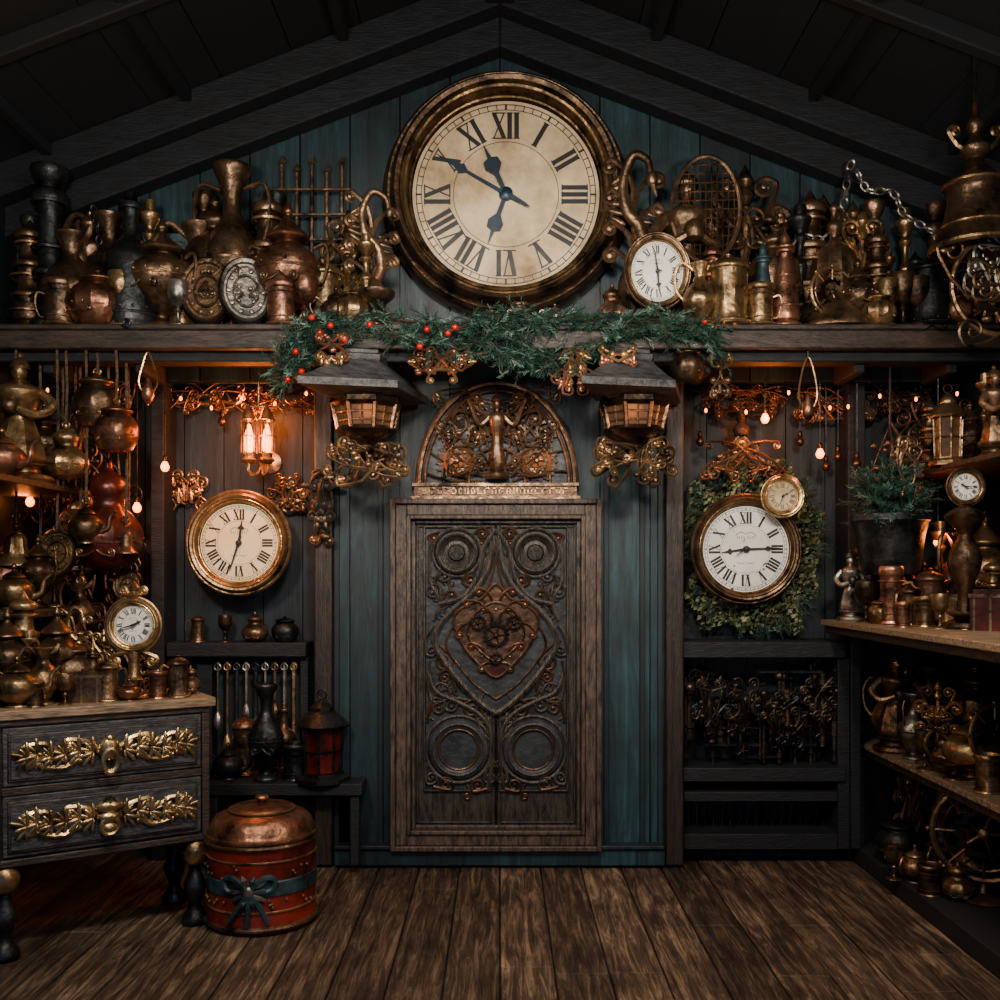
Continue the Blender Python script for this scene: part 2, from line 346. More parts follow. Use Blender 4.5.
def clock_mb(Ro,ff,rim,dial,hands,hm=INK,inner=None,depth=None,numr=(.60,.86),rot=0,maker=True,bold=1.0):
    mb=MB(); dp=depth or Ro*.22; rf=Ro*ff; w=Ro-rf
    mb.M=FACE@R(rot,'Z')
    prof=[(rf*.5,0),(Ro*.96,0),(Ro,dp*.25),(Ro,dp*.5),(Ro-w*.12,dp*.62),(Ro-w*.2,dp*.6),(Ro-w*.26,dp*.8),(Ro-w*.42,dp*1.0),(Ro-w*.56,dp*.95),(Ro-w*.62,dp*.8),(Ro-w*.7,dp*.82),(Ro-w*.78,dp*.74),(Ro-w*.86,dp*.5),(rf,dp*.3),(rf*.99,dp*.28)]
    mb.lathe(prof,rim,None,96)
    mb.torus(Ro-w*.66,w*.06,inner or rim,T(0,0,dp*.84),72,6)
    mb.torus(rf+w*.1,w*.05,inner or rim,T(0,0,dp*.44),72,6)
    z=dp*.3
    mb.lathe([(rf*1.02,z),(0,z)],dial,None,64)
    e=max(.0012,Ro*.004)
    annulus(mb,rf*.955,rf*.965,z+e,INK); annulus(mb,rf*.9,rf*.908,z+e,INK); annulus(mb,rf*.56,rf*.566,z+e,INK)
    for i in range(60):
        t=R(-6*i,'Z'); ww=.022 if i%5==0 else .009
        stroke(mb,0,rf*.905,0,rf*.96,rf*ww,z+e,t)
    r0,r1=numr; H=(r1-r0)*rf
    for k,s in enumerate(ROM):
        adv={'I':.30,'V':.62,'X':.62}; tot=sum(adv[c] for c in s); wsc=H*min(1,1.75/tot)*.92
        x=-tot/2*wsc; t=R(-30*k,'Z')@T(0,r0*rf,z+e*1.2)
        for c in s:
            a=adv[c]*wsc; cx=x+a/2; bw=.17*wsc*bold
            if c=='I': stroke(mb,cx,0,cx,H,bw,0,t)
            elif c=='V': stroke(mb,cx,0,cx-.22*wsc,H,bw,0,t); stroke(mb,cx,0,cx+.22*wsc,H,.06*wsc,.0002,t)
            else: stroke(mb,cx+.22*wsc,0,cx-.22*wsc,H,bw,0,t); stroke(mb,cx-.22*wsc,0,cx+.22*wsc,H,.06*wsc,.0002,t)
            for yy in (0,H): mb.add([(x+.02*wsc,yy-H*.025,.0004),(x+a-.02*wsc,yy-H*.025,.0004),(x+a-.02*wsc,yy+H*.025,.0004),(x+.02*wsc,yy+H*.025,.0004)],[(0,1,2,3)],INK,t)
            x+=a
    if maker:
        for sx in (-1,1):
            mb.tube([(sx*rf*.02,rf*.36,z+e),(sx*rf*.1,rf*.4,z+e),(sx*rf*.2,rf*.36,z+e),(sx*rf*.24,rf*.3,z+e)],rf*.006,INK,None,4)
            for k in range(4): stroke(mb,sx*rf*(.04+.05*k),rf*.24,sx*rf*(.05+.05*k),rf*.3,rf*.012,z+e,I4)
            mb.tube([(sx*rf*.03,-rf*.32,z+e),(sx*rf*.15,-rf*.34,z+e),(sx*rf*.2,-rf*.3,z+e)],rf*.005,INK,None,4)
    for i,(a,L,w2,st) in enumerate(hands): hand(mb,a,L*rf,w2*rf,z+.006+.006*i,hm,st)
    mb.lathe([(rf*.075,z),(rf*.075,z+.02),(rf*.05,z+.028),(0,z+.03)],hm,None,20)
    return mb
Rb=122*S(-.15)
mb=clock_mb(Rb,.775,BRONZE,PARCH,[(300,.88,.045,0),(200,.58,.05,2),(335,.58,.055,2),(120,.3,.05,1)],BLUEH,inner=BRASS,depth=.2,maker=False,bold=1.15,numr=(.6,.87))
mb.M=FACE
mb.torus(Rb*.83,.012,BRASS,T(0,0,.185),72,6)
mb.lathe([(Rb*.79,.02),(Rb*1.01,.0),(Rb*1.03,.03),(Rb*1.0,.07)],WOOD,None,72)
mb.build('large_wall_clock',(X(506,-.15),-.02,Z(190,-.15)))
def mount(px,py,yc,r):
    mb=MB(); mb.M=FACE; mb.lathe([(r*.3,0),(r*.9,0),(r*.75,.02),(r*.7,.345-yc-.01),(r*.3,.345-yc-.01)],WOOD,None,24); mb.build('clock_mount_boss',(X(px,yc),.34,Z(py,yc)))
mb=clock_mb(53*S(.12),.73,BRASS,CREAM,[(8,.62,.07,0),(198,.8,.05,1)],INK,inner=GOLD,bold=1.25)
mb.build('round_brass_wall_clock',(X(240,.12),.12,Z(543,.12))); mount(240,543,.12,.2)
mb=clock_mb(56*S(.0),.77,BRONZE,WHITE,[(262,.6,.06,0),(88,.8,.045,0),(240,.3,.03,1)],INK,inner=BRASS,bold=1.25)
mb.build('round_bronze_wall_clock',(X(747,0),.05,Z(549,0))); mount(747,549,.05,.2)
mb=clock_mb(22*S(-.1),.66,GOLD,PARCH,[(60,.5,.07,0),(200,.7,.05,1)],INK,inner=GOLD)
mb.build('small_gold_clock',(X(783,-.1),-.08,Z(496,-.1)))
mb=clock_mb(37*S(-.42),.76,BRONZE,WHITE,[(178,.7,.08,0),(355,.72,.06,1),(90,.2,.05,1)],INK,inner=BRASS,bold=1.25)
zc=Z(270,-.42)
o=mb.build('oval_mantel_clock',(X(658,-.42),-.38,zc)); o.scale=(.92,1,1.07); o.rotation_euler=(0,math.radians(-4),0)
mb=MB(); mb.box(-.1,.1,-.06,.06,0,.03,BRONZE); mb.box(-.07,.07,-.04,.04,.03,.06,BRONZE); mb.build('clock_stand',(X(658,-.42),-.36,ZS),bevel=.006)
# ------------------------------------------------------------ ware library
PR={
'urn':[(0,0),(.15,0),(.16,.03),(.07,.08),(.06,.13),(.11,.18),(.22,.32),(.27,.45),(.25,.56),(.15,.63),(.12,.67),(.18,.7),(.17,.73),(.10,.79),(.05,.84),(.03,.88),(.045,.91),(.03,.95),(0,1.0)],
'vase':[(0,0),(.15,0),(.16,.04),(.09,.08),(.1,.14),(.2,.3),(.24,.42),(.2,.55),(.1,.68),(.075,.76),(.09,.86),(.15,.96),(.155,1),(.12,1),(.07,.9)],
'candlestick':[(0,0),(.2,0),(.21,.03),(.15,.06),(.06,.09),(.045,.14),(.08,.19),(.09,.23),(.045,.28),(.035,.4),(.06,.5),(.07,.53),(.04,.58),(.035,.68),(.07,.74),(.045,.78),(.1,.86),(.11,.9),(.06,.9),(.055,1.0),(0,1.0)],
'goblet':[(0,0),(.22,0),(.22,.03),(.08,.08),(.04,.16),(.04,.3),(.08,.36),(.05,.42),(.16,.5),(.25,.65),(.27,.82),(.25,1),(.22,1),(.2,.7),(0,.55)],
'bell':[(.42,0),(.44,.02),(.38,.1),(.29,.22),(.24,.4),(.22,.52),(.17,.62),(.08,.68),(.04,.72),(.07,.77),(.08,.81),(.04,.85),(.03,.9),(.05,.94),(0,1)],
'bottle':[(0,0),(.17,0),(.19,.03),(.2,.1),(.2,.45),(.17,.56),(.08,.66),(.06,.72),(.06,.86),(.08,.88),(.08,.92),(.05,.94),(.04,1),(0,1)],
'cone':[(0,0),(.17,0),(.18,.03),(.14,.06),(.16,.1),(.14,.3),(.1,.55),(.07,.7),(.1,.73),(.1,.76),(.06,.8),(.05,.88),(.02,.93),(0,1)],
'tankard':[(0,0),(.3,0),(.31,.05),(.27,.1),(.26,.4),(.25,.72),(.28,.77),(.28,.81),(.22,.88),(.1,.93),(.04,.95),(.05,.98),(0,1)],
'mug':[(0,0),(.36,0),(.37,.06),(.33,.12),(.32,.8),(.36,.9),(.37,1),(.31,1),(.3,.3),(0,.2)],
'pot':[(0,0),(.3,0),(.42,.12),(.5,.32),(.5,.5),(.42,.66),(.33,.74),(.38,.8),(.36,.84),(.2,.9),(.08,.93),(.05,.95),(.07,.98),(0,1)],
'tower':[(0,0),(.2,0),(.2,.05),(.14,.08),(.12,.12),(.15,.15),(.15,.3),(.17,.32),(.17,.35),(.12,.38),(.11,.55),(.15,.58),(.15,.62),(.1,.65),(.09,.8),(.13,.83),(.13,.88),(.06,.92),(.03,.96),(0,1)],
'column':[(0,0),(.11,0),(.11,.06),(.08,.09),(.075,.3),(.1,.33),(.1,.36),(.07,.4),(.07,.75),(.1,.78),(.1,.84),(.06,.87),(.1,.93),(.11,1),(0,1)],
'samovar':[(0,0),(.2,0),(.2,.06),(.1,.1),(.1,.16),(.22,.24),(.26,.34),(.26,.56),(.22,.64),(.14,.7),(.12,.74),(.15,.78),(.14,.82),(.06,.87),(.04,.91),(.05,.94),(0,1)],
'gourd':[(0,0),(.08,.01),(.3,.1),(.4,.28),(.36,.45),(.22,.58),(.2,.66),(.24,.76),(.18,.86),(.07,.92),(.05,1),(0,1)],
'dish':[(0,0),(.5,0),(.5,.1),(.3,.25),(.2,.45),(.4,.6),(.9,.85),(1,1),(.9,1),(.3,.75),(0,.7)],
}
def handle(mb,h,r,z0,z1,out,m,side=1,th=.02):
    pts=crm([(side*r,0,z1),(side*(r+out*.8),0,z1+.03*h),(side*(r+out),0,(z0+z1)/2+.05*h),(side*(r+out*.6),0,z0+.03*h),(side*r*.95,0,z0)],4)
    mb.tube(pts,th*h,m,None,6)
def ware(kind,h,m,w=1.0,m2=None,rnd=random):
    mb=MB(); m2=m2 or m
    if kind in PR:
        fl=.035 if kind in('urn','vase','pot','samovar','bell','gourd','tankard') and rnd.random()<.7 else 0
        prof=[(r*h*w,z*h) for r,z in PR[kind]]
        mb.lathe(prof,m,None,36,smooth=3,flute=fl,fk=rnd.choice((6,9,12)),fr=(.2,.6))
        Rm=max(r for r,z in PR[kind])*h*w; zm=[z for r,z in PR[kind] if abs(r*h*w-Rm)<1e-6][0]*h
        if kind in('urn','vase','samovar','pot','gourd','bottle','tankard'):
            mb.torus(Rm*1.0,.012*h,m2,T(0,0,zm),28,5)
            for k in range(14):
                a=2*pi*k/14; mb.sph(.014*h,m2,T(Rm*math.cos(a),Rm*math.sin(a),zm+.04*h),5,4)
            for sd in (-1,1): mb.scroll((0,zm-.06*h),(sd*Rm*.45,zm-.09*h),.035*h,sd,.01*h,m2,T(0,-Rm*.93,0)@FACE)
        if kind in('urn','samovar') :
            for sd in (-1,1): handle(mb,h,Rm*.85,.33*h,.62*h,.11*h,m2,sd,.016)
        if kind=='vase' and rnd.random()<.7:
            for sd in (-1,1): handle(mb,h,.1*h*w,.45*h,.86*h,.16*h,m2,sd,.014)
        if kind=='tankard' or kind=='mug': handle(mb,h,Rm*.86,.2*h,.72*h,.2*h,m2,rnd.choice((-1,1)),.03)
        if kind in ('mug','cone','tower','column'):
            for zz in (.2,.5,.78):
                rr_=max([r for r,z in PR[kind] if abs(z-zz)<.16] or [.1])*h*w; mb.torus(rr_*1.0,.012*h,m2,T(0,0,zz*h),24,5)
        if kind=='samovar':
            mb.tube(crm([(0,-Rm*.9,.3*h),(0,-Rm*1.3,.3*h),(0,-Rm*1.45,.24*h)],3),.02*h,m2)
            mb.gear(.05*h,m2,T(0,-Rm*1.15,.36*h),8,.01*h)
    elif kind=='jug':
        mb.lathe([(r*h*w,z*h) for r,z in [(0,0),(.16,0),(.17,.03),(.1,.07),(.14,.13),(.27,.3),(.29,.42),(.22,.56),(.11,.68),(.09,.76),(.13,.88),(.16,.94),(.12,.94),(.07,.85)]],m,None,36,smooth=3,flute=.03,fk=9,fr=(.15,.5))
        mb.torus(.28*h*w,.012*h,m2,T(0,0,.36*h),24,5)
        mb.tube(crm([(-.1*h*w,0,.84*h),(-.26*h,0,.96*h),(-.36*h,0,.8*h),(-.34*h,0,.55*h),(-.26*h*w,0,.4*h)],4),.022*h,m2)
        mb.tube(crm([(.1*h*w,0,.86*h),(.18*h,0,.9*h),(.24*h,0,1.0*h)],3),[.05*h]*5+[.03*h]*2,m)
    elif kind=='teapot':
        mb.lathe([(r*h*w,z*h) for r,z in [(0,0),(.25,0),(.26,.04),(.22,.07),(.42,.22),(.48,.38),(.44,.52),(.3,.63),(.24,.66),(.27,.69),(.2,.76),(.08,.82),(.04,.86),(.07,.91),(.05,.97),(0,1)]],m,None,36,smooth=3,flute=.02,fk=12,fr=(.1,.6))
        mb.tube(crm([(.38*h*w,0,.25*h),(.62*h*w,0,.36*h),(.68*h*w,0,.6*h),(.85*h*w,0,.76*h)],4),[.09*h,.085*h,.08*h,.07*h,.065*h,.06*h,.055*h,.05*h,.045*h,.04*h,.04*h,.04*h,.045*h],m,None,10)
        mb.tube(crm([(-.38*h*w,0,.58*h),(-.62*h*w,0,.72*h),(-.76*h*w,0,.5*h),(-.62*h*w,0,.28*h),(-.42*h*w,0,.24*h)],4),.03*h,m2)
    elif kind=='plate':
        t=T(0,0,.5*h)@R(-9,'X')@FACE; Rr=.5*h
        mb.lathe([(0,.02*h),(Rr*.4,.02*h),(Rr*.42,.05*h),(Rr*.48,.05*h),(Rr*.5,.01*h),(Rr*.8,.02*h),(Rr*.83,.06*h),(Rr*.93,.07*h),(Rr,.03*h),(Rr,0),(0,0)],m,t@SC(w,1,1),40)
        mb.torus(Rr*.7,.012*h,m2,t@T(0,0,.03*h)@SC(w,1,1),36,5)
        for k in range(10):
            a=2*pi*k/10; mb.sph(.04*h,m2,t@T(Rr*.62*w*math.cos(a),Rr*.62*math.sin(a),.02*h)@SC(1,1,.6),6,4)
        mb.cluster(Rr*.7*w,Rr*.7,3,m2,t@T(0,0,.05*h),.012*h,rnd)
        mb.tube([(-.2*h,.0,0),(-.2*h,.02*h,.1*h),(0,.16*h,.4*h),(.2*h,.02*h,.1*h),(.2*h,0,0)],.012*h,m2)
        mb.tube([(0,.16*h,.4*h),(0,.3*h,0)],.012*h,m2)
    elif kind=='horn':   # swan-necked ornament on a turned foot
        mb.lathe([(0,0),(.18*h*w,0),(.18*h*w,.03*h),(.1*h*w,.06*h),(.05*h,.1*h),(.09*h*w,.16*h),(.11*h*w,.24*h),(.07*h,.32*h),(.03*h,.36*h)],m2,None,24,smooth=2)
        pts=crm([(0,0,.3*h),(.06*h*w,0,.42*h),(.04*h*w,0,.56*h),(-.05*h*w,0,.66*h),(-.07*h*w,0,.8*h),(-.01*h*w,-.02*h,.93*h),(.08*h*w,-.04*h,.9*h),(.1*h*w,-.05*h,.82*h)],5)
        L=len(pts); mb.tube(pts,[h*(.045-.03*i/L) for i in range(L)],m,None,12)
        mb.sph(1,m,T(.11*h*w,-.05*h,.8*h)@SC(.03*h,.026*h,.045*h),10,7); mb.tube([(.11*h*w,-.05*h,.78*h),(.14*h*w,-.06*h,.7*h)],[.016*h,.004*h],m2)
        for z0,z1,sd in ((.3,.42,-1),(.34,.48,1),(.42,.56,-1),(.5,.64,1),(.54,.72,-1),(.62,.8,1),(.7,.88,-1)): mb.scroll((0,z0*h),(sd*.15*h*w,z1*h),.04*h,-sd,.015*h,m2,FACE)
        for k in range(6): mb.petal(-.05*h*w,(.58+.055*k)*h,150+14*k,.13*h*w,.016*h,m,FACE); mb.petal(.04*h*w,(.4+.05*k)*h,30-10*k,.11*h*w,.014*h,m2,FACE)
    elif kind=='swirl':
        mb.lathe([(0,0),(.2*h*w,0),(.2*h*w,.03*h),(.1*h*w,.06*h),(.04*h,.1*h),(.05*h,.16*h),(.03*h,.2*h)],m2,None,20,smooth=2)
        mb.tube([(0,0,.18*h),(0,0,.75*h)],.022*h,m2)
        for sd in (-1,1):
            mb.scroll((0,.25*h),(sd*.16*h*w,.42*h),.07*h,sd,.022*h,m,FACE); mb.scroll((0,.4*h),(sd*.17*h*w,.66*h),.08*h,-sd,.022*h,m,FACE)
            mb.scroll((0,.6*h),(sd*.1*h*w,.85*h),.07*h,sd,.018*h,m,FACE)
        mb.cluster(.4*h*w,.6*h,4,m,T(0,-.01*h,.5*h)@FACE,.013*h,rnd)
        mb.lathe([(0,.74*h),(.05*h,.8*h),(.03*h,.86*h),(.05*h,.9*h),(0,1.0*h)],m,None,12,smooth=2)
    elif kind=='wheel':
        mb.lathe([(0,0),(.2*h,0),(.2*h,.03*h),(.06*h,.07*h),(.03*h,.14*h)],m2,None,20,smooth=2)
        t=T(0,0,.56*h)@FACE
        mb.torus(.4*h*w,.03*h,m,t,36,8); mb.torus(.32*h*w,.012*h,m2,t,30,5)
        mb.gear(.24*h*w,m2,t,14,.03*h)
        for k in range(8):
            a=2*pi*k/8; mb.tube([(.2*h*w*math.cos(a),.2*h*w*math.sin(a),.01*h),(.4*h*w*math.cos(a),.4*h*w*math.sin(a),.01*h)],.013*h,m,t,5); mb.sph(.028*h,m,t@T(.44*h*w*math.cos(a),.44*h*w*math.sin(a),0),7,5)
    elif kind=='statuette':
        mb.lathe([(r*h*w,z*h) for r,z in [(0,0),(.17,0),(.17,.05),(.12,.07),(.12,.11),(.15,.13),(.13,.15),(.14,.18),(.12,.3),(.09,.42),(.075,.5),(.1,.58),(.13,.66),(.125,.71),(.05,.755),(.035,.78)]],m,None,21,smooth=2,flute=.06,fk=7,fr=(.15,.6))
        mb.sph(.065*h,m,T(0,-.01*h,.84*h)@SC(.85,.95,1.15),14,9)
        mb.lathe([(.07*h,.86*h),(.075*h,.88*h),(.05*h,.93*h),(.02*h,.95*h),(.025*h,.97*h),(0,1*h)],m2,None,12)
        mb.sph(.014*h,m,T(0,-.07*h,.83*h),5,4)
        for sd in (-1,1):
            mb.tube(crm([(sd*.11*h*w,0,.69*h),(sd*.19*h*w,-.02*h,.58*h),(sd*.14*h*w,-.11*h,.5*h),(sd*.04*h*w,-.15*h,.54*h)],4),[.04*h]*5+[.032*h]*5+[.026*h]*3,m,None,8)
        mb.lathe([(0,0),(.05*h,.02*h),(.06*h,.08*h),(.03*h,.12*h),(0,.13*h)],m2,T(0,-.16*h,.5*h),10,smooth=2)
    elif kind=='lantern':
        mb.lathe([(0,0),(.28*h*w,0),(.28*h*w,.05*h),(.22*h*w,.08*h),(.22*h*w,.1*h)],m,None,8)
        mb.lathe([(.17*h*w,.1*h),(.19*h*w,.58*h)],REDGL if m is IRON else PANE,None,8)
        for k in range(8):
            a=2*pi*k/8; c,s_=math.cos(a),math.sin(a); mb.tube([(.19*h*w*c,.19*h*w*s_,.08*h),(.21*h*w*c,.21*h*w*s_,.6*h)],.013*h,m,None,5)
        mb.torus(.2*h*w,.01*h,m,T(0,0,.34*h)@R(22.5,'Z'),8,5)
        mb.lathe([(.26*h*w,.58*h),(.28*h*w,.61*h),(.2*h*w,.7*h),(.12*h*w,.76*h),(.12*h*w,.8*h),(.05*h,.86*h),(.02*h,.88*h),(0,.89*h)],m,None,8)
        mb.torus(.05*h,.01*h,m2,T(0,0,.94*h)@FACE,14,5)
    elif kind=='box':
        mb.box(-.5*h*w,.5*h*w,-.2*h,.2*h,0,.72*h,m); mb.box(-.53*h*w,.53*h*w,-.22*h,.22*h,.72*h,.8*h,m2)
        mb.box(-.42*h*w,.42*h*w,-.17*h,.17*h,.8*h,.9*h,m); mb.lathe([(0,.9*h),(.05*h,.92*h),(.06*h,.97*h),(0,1*h)],m2,None,10)
        for sx in (-.4,0,.4): mb.box((sx-.03)*h*w,(sx+.03)*h*w,-.21*h,-.19*h,0,.72*h,m2)
    elif kind=='fan':
        mb.lathe([(0,0),(.16*h,0),(.16*h,.02*h),(.05*h,.05*h),(.02*h,.1*h),(.02*h,.4*h)],m2,None,16)
        t=T(0,0,.7*h)@FACE; mb.torus(.27*h,.014*h,m,t,36,6,sx=w,sy=1.1)
        for k in range(-5,6):
            u=k/6; q=math.sqrt(1-u*u)
            mb.tube([(u*.27*h*w,-q*.3*h,0),(u*.27*h*w,q*.3*h,0)],.004*h,m,t,4); mb.tube([(-q*.27*h*w,u*.3*h,0),(q*.27*h*w,u*.3*h,0)],.004*h,m,t,4)
    return mb
NM={'urn':'lidded_urn','vase':'metal_vase','candlestick':'candlestick','goblet':'goblet','bell':'hand_bell','bottle':'metal_flask','cone':'cone_decanter','tankard':'tankard','mug':'metal_mug','pot':'lidded_pot','tower':'turned_finial','column':'candle_pillar','samovar':'samovar','gourd':'gourd_pot','dish':'footed_dish','lantern':'table_lantern','jug':'metal_jug','teapot':'teapot','plate':'display_plate','horn':'swan_neck_ornament','swirl':'scroll_ornament','wheel':'gear_wheel_ornament','statuette':'statuette','box':'trinket_box','fan':'wire_mesh_fan'}
PRE={COPPER:'copper_',BRASS:'brass_',BRONZE:'bronze_',IRON:'iron_',PEWTER:'pewter_',GOLD:'gilt_',TEALM:'verdigris_',MAROON:'oxblood_',REDM:'red_',RUST:'copper_'}
def put(kind,px,y,z,hpx,m,w=1.0,m2=None,rz=0,name=None,rnd=random):
    h=hpx*S(y); mb=ware(kind,h,m,w,m2,rnd)
    return mb.build(name or PRE.get(m,'')+NM[kind],(X(px,y),y,z),(0,0,math.radians(rz)))
def hang(kind,px,py_top,hpx,y,m,w=1.0,m2=None,top=2.985,rope=ROPE,rz=0,name=None):
    h=hpx*S(y); mb=ware(kind,h,m,w,m2); zb=Z(py_top+hpx,y); L=top-zb
    mb.tube([(0,0,h*.97),(.006,0,(h+L)/2),(0,0,L)],.008,rope,None,6); mb.torus(.02,.005,m2 or m,T(0,0,h*1.0)@FACE,12,5)
    return mb.build(name or 'hanging_'+NM[kind],(X(px,y),y,zb),(0,0,math.radians(rz)))
F=-.36;B=-.22
L=[('column',50,F,155,IRON,1.0),('jug',72,F,95,BRONZE,1),('pot',98,-.42,50,COPPER,1),('bottle',131,F,130,IRON,1.0),('urn',162,F,105,BRONZE,1.1),
('jug',110,B,120,BRONZE,.9),('box',165,-.12,105,TEALM,.7),('plate',207,-.44,64,BRONZE,.75),('plate',246,-.44,64,PEWTER,.75),('vase',232,-.28,160,BRONZE,.7),('jug',200,B,110,BRONZE,1),
('urn',288,-.38,122,COPPER,.9),('goblet',304,-.45,42,COPPER,1.1),('mug',281,-.46,34,COPPER,1),('horn',372,F,140,BRONZE,1.0),('candlestick',366,-.44,85,BRASS,.9),('swirl',348,B,120,BRASS,.9),
('candlestick',150,-.3,125,BRASS,.7),('tower',268,B,140,BRONZE,.8),('pot',352,-.45,30,BRASS,1),('cone',182,F,70,BRASS,1),('tower',30,B,110,BRONZE,.9),('goblet',120,-.46,45,BRASS,.9),('dish',375,-.46,26,BRONZE,.6),('tankard',322,B,70,BRASS,1),('teapot',336,-.44,34,BRONZE,.8),('mug',60,-.46,36,BRONZE,1),('goblet',178,-.47,36,PEWTER,.9),('statuette',90,B,120,BRONZE,1.),('samovar',215,B,135,BRONZE,.8)]
L+=[('horn',634,B,185,BRONZE,.8),('gourd',612,-.4,36,COPPER,.9),('statuette',686,B,165,BRONZE,1),('fan',706,-.3,170,BRONZE,.7),('swirl',745,B,165,BRONZE,1.1),('tankard',728,-.44,66,BRASS,1),
('cone',785,-.42,95,COPPER,.9),('tower',810,B,140,BRONZE,.8),('bell',834,-.3,125,BRONZE,.75),('wheel',832,-.45,55,BRASS,.95),('cone',763,F,85,TEALM,.8),('candlestick',800,-.3,120,IRON,.8),('tower',877,-.4,95,BRONZE,.8),('swirl',862,B,120,BRASS,.8),
('tankard',930,-.4,66,IRON,1.1),('goblet',903,-.44,45,BRONZE,.9),('goblet',888,-.46,38,BRASS,.9),('goblet',918,-.46,40,BRONZE,.9),('bottle',957,B,100,BRONZE,1),('tower',712,-.4,80,COPPER,.8),('jug',700,-.44,60,BRASS,.9),('urn',858,-.44,62,BRONZE,.9),('pot',878,-.47,26,BRASS,1),('teapot',958,-.45,34,COPPER,.8),('candlestick',905,B,120,BRASS,.7),('samovar',775,B,110,BRONZE,.9),('mug',760,-.46,32,BRASS,1)]
rx_=random.Random(99)
for x0 in (32,672):
    for i in range(13): L.append((rx_.choice(('tower','swirl','candlestick','column','candlestick')),x0+i*22+rx_.uniform(-6,6),-.12,rx_.uniform(80,140),rx_.choice((BRONZE,IRON,BRONZE,RUST)),.7))
for k,px,y,h,m,w in L:
    a=25 if y<-.3 else 7
    put(k,px,y,ZS,h+8,m,w,random.choice((BRASS,BRONZE,COPPER)) if m in (BRASS,COPPER) else (BRASS if m is BRONZE and random.random()<.4 else None),random.uniform(-a,a))
mb=MB()
for i in range(5):
    xx=X(282+i*15,-.05); mb.tube([(xx,-.05,ZS),(xx,-.05,Z(165+8*(i%2),-.05))],.012,BRONZE); mb.lathe([(0,0),(.022,.02),(0,.06)],BRASS,T(xx,-.05,Z(165+8*(i%2),-.05)),8)
for py in (190,215,240,265,290): mb.tube([(X(272,-.06),-.065,Z(py,-.06)),(X(352,-.06),-.065,Z(py,-.06))],.01,BRONZE)
mb.build('iron_trellis')
def chain(mb,pts,r=.02,m=PEWTER):
    P=[Vector(p) for p in crm(pts,6)]; acc=0;k=0
    for a,b in zip(P,P[1:]):
        acc+=(b-a).length
        if acc>=r*1.7:
            acc=0;k+=1; q=(b-a).to_track_quat('X','Z').to_matrix().to_4x4()
            mb.torus(r,r*.28,m,T(*b)@q@R(90*(k%2),'X')@SC(1.25,.8,1),10,5)
mb=MB(); y=-.3
chain(mb,[(X(a,y),y,Z(b,y)) for a,b in ((786,260),(800,235),(822,238),(842,210),(851,165),(868,190),(892,192),(905,215),(935,235),(948,268))],.024)
mb.build('silver_chain')
mb=MB(); chain(mb,[(X(a,-.3),-.3,Z(b,-.3)) for a,b in ((92,200),(98,235),(103,262),(100,290))],.02,IRON); mb.build('iron_chain')
# ------------------------------------------------------------ door
def dl(px,py): return ((px-496)*.006,(865-py)*.006)
mb=MB(); mb.M=T(X(496),0,0)@FACE
def fr(x0,x1,y0,y1,w,z,m,arr=mb):
    a,b=dl(x0,y1);c,d=dl(x1,y0); w*=.006
    arr.box(a,a+w,b,d,0,z,m);arr.box(c-w,c,b,d,0,z,m);arr.box(a+w,c-w,d-w,d,0,z,m);arr.box(a+w,c-w,b,b+w,0,z,m)
fr(392,600,500,847,5,.11,DOORF); fr(397,595,505,842,11,.085,DOORF); fr(408,584,516,831,4,.1,DOORF); fr(412,580,520,827,4,.06,DOORW)
dframe=mb.build('door_frame',bevel=.006)
mb=MB(); mb.M=T(X(496),0,0)@FACE
for a,b in ((414,495),(497,578)):
    x0,y0=dl(a,826);x1,y1=dl(b,522); mb.box(x0,x1,y0,y1,.0,.03,DOORW)
    for e,z in ((3,.04),(10,.05)):
        xx0,yy0=dl(a+e,790 if e>5 else 822);xx1,yy1=dl(b-e+ (7 if e>5 else 0) if a<490 else b-e,526)
        if a>490 and e>5: xx0=dl(a+2,0)[0]
        w=.012
        mb.box(xx0,xx0+w,yy0,yy1,.02,z,DOORW);mb.box(xx1-w,xx1,yy0,yy1,.02,z,DOORW);mb.box(xx0,xx1,yy0,yy0+w,.02,z,DOORW);mb.box(xx0,xx1,yy1-w,yy1,.02,z,DOORW)
    xx0,yy0=dl(a+12,788);xx1,yy1=dl(b-12,529); mb.box(xx0,xx1,yy0,yy1,.028,.036,SLATE)
door=mb.build('door_1',bevel=.004)
mb=MB(); mb.M=T(X(496),0,0)@FACE
def dc(pts,r,m,z=.045,closed=False,both=True):
    for sg in ((1,-1) if both else (1,)):
        P=[(dl(496+sg*(p[0]-496),p[1])) for p in pts]; P=crm(P,4,closed); mb.tube([(a,b,z) for a,b in P],r,m,None,6,closed)
def dscroll(a,b,curl,side,r,m,z=.045,bulge=.25,turns=1.4):
    for sg in (1,-1):
        p=dl(496+sg*(a[0]-496),a[1]);q=dl(496+sg*(b[0]-496),b[1]); mb.scroll(p,q,curl*.006,side*sg,r,m,None,bulge,z,turns)
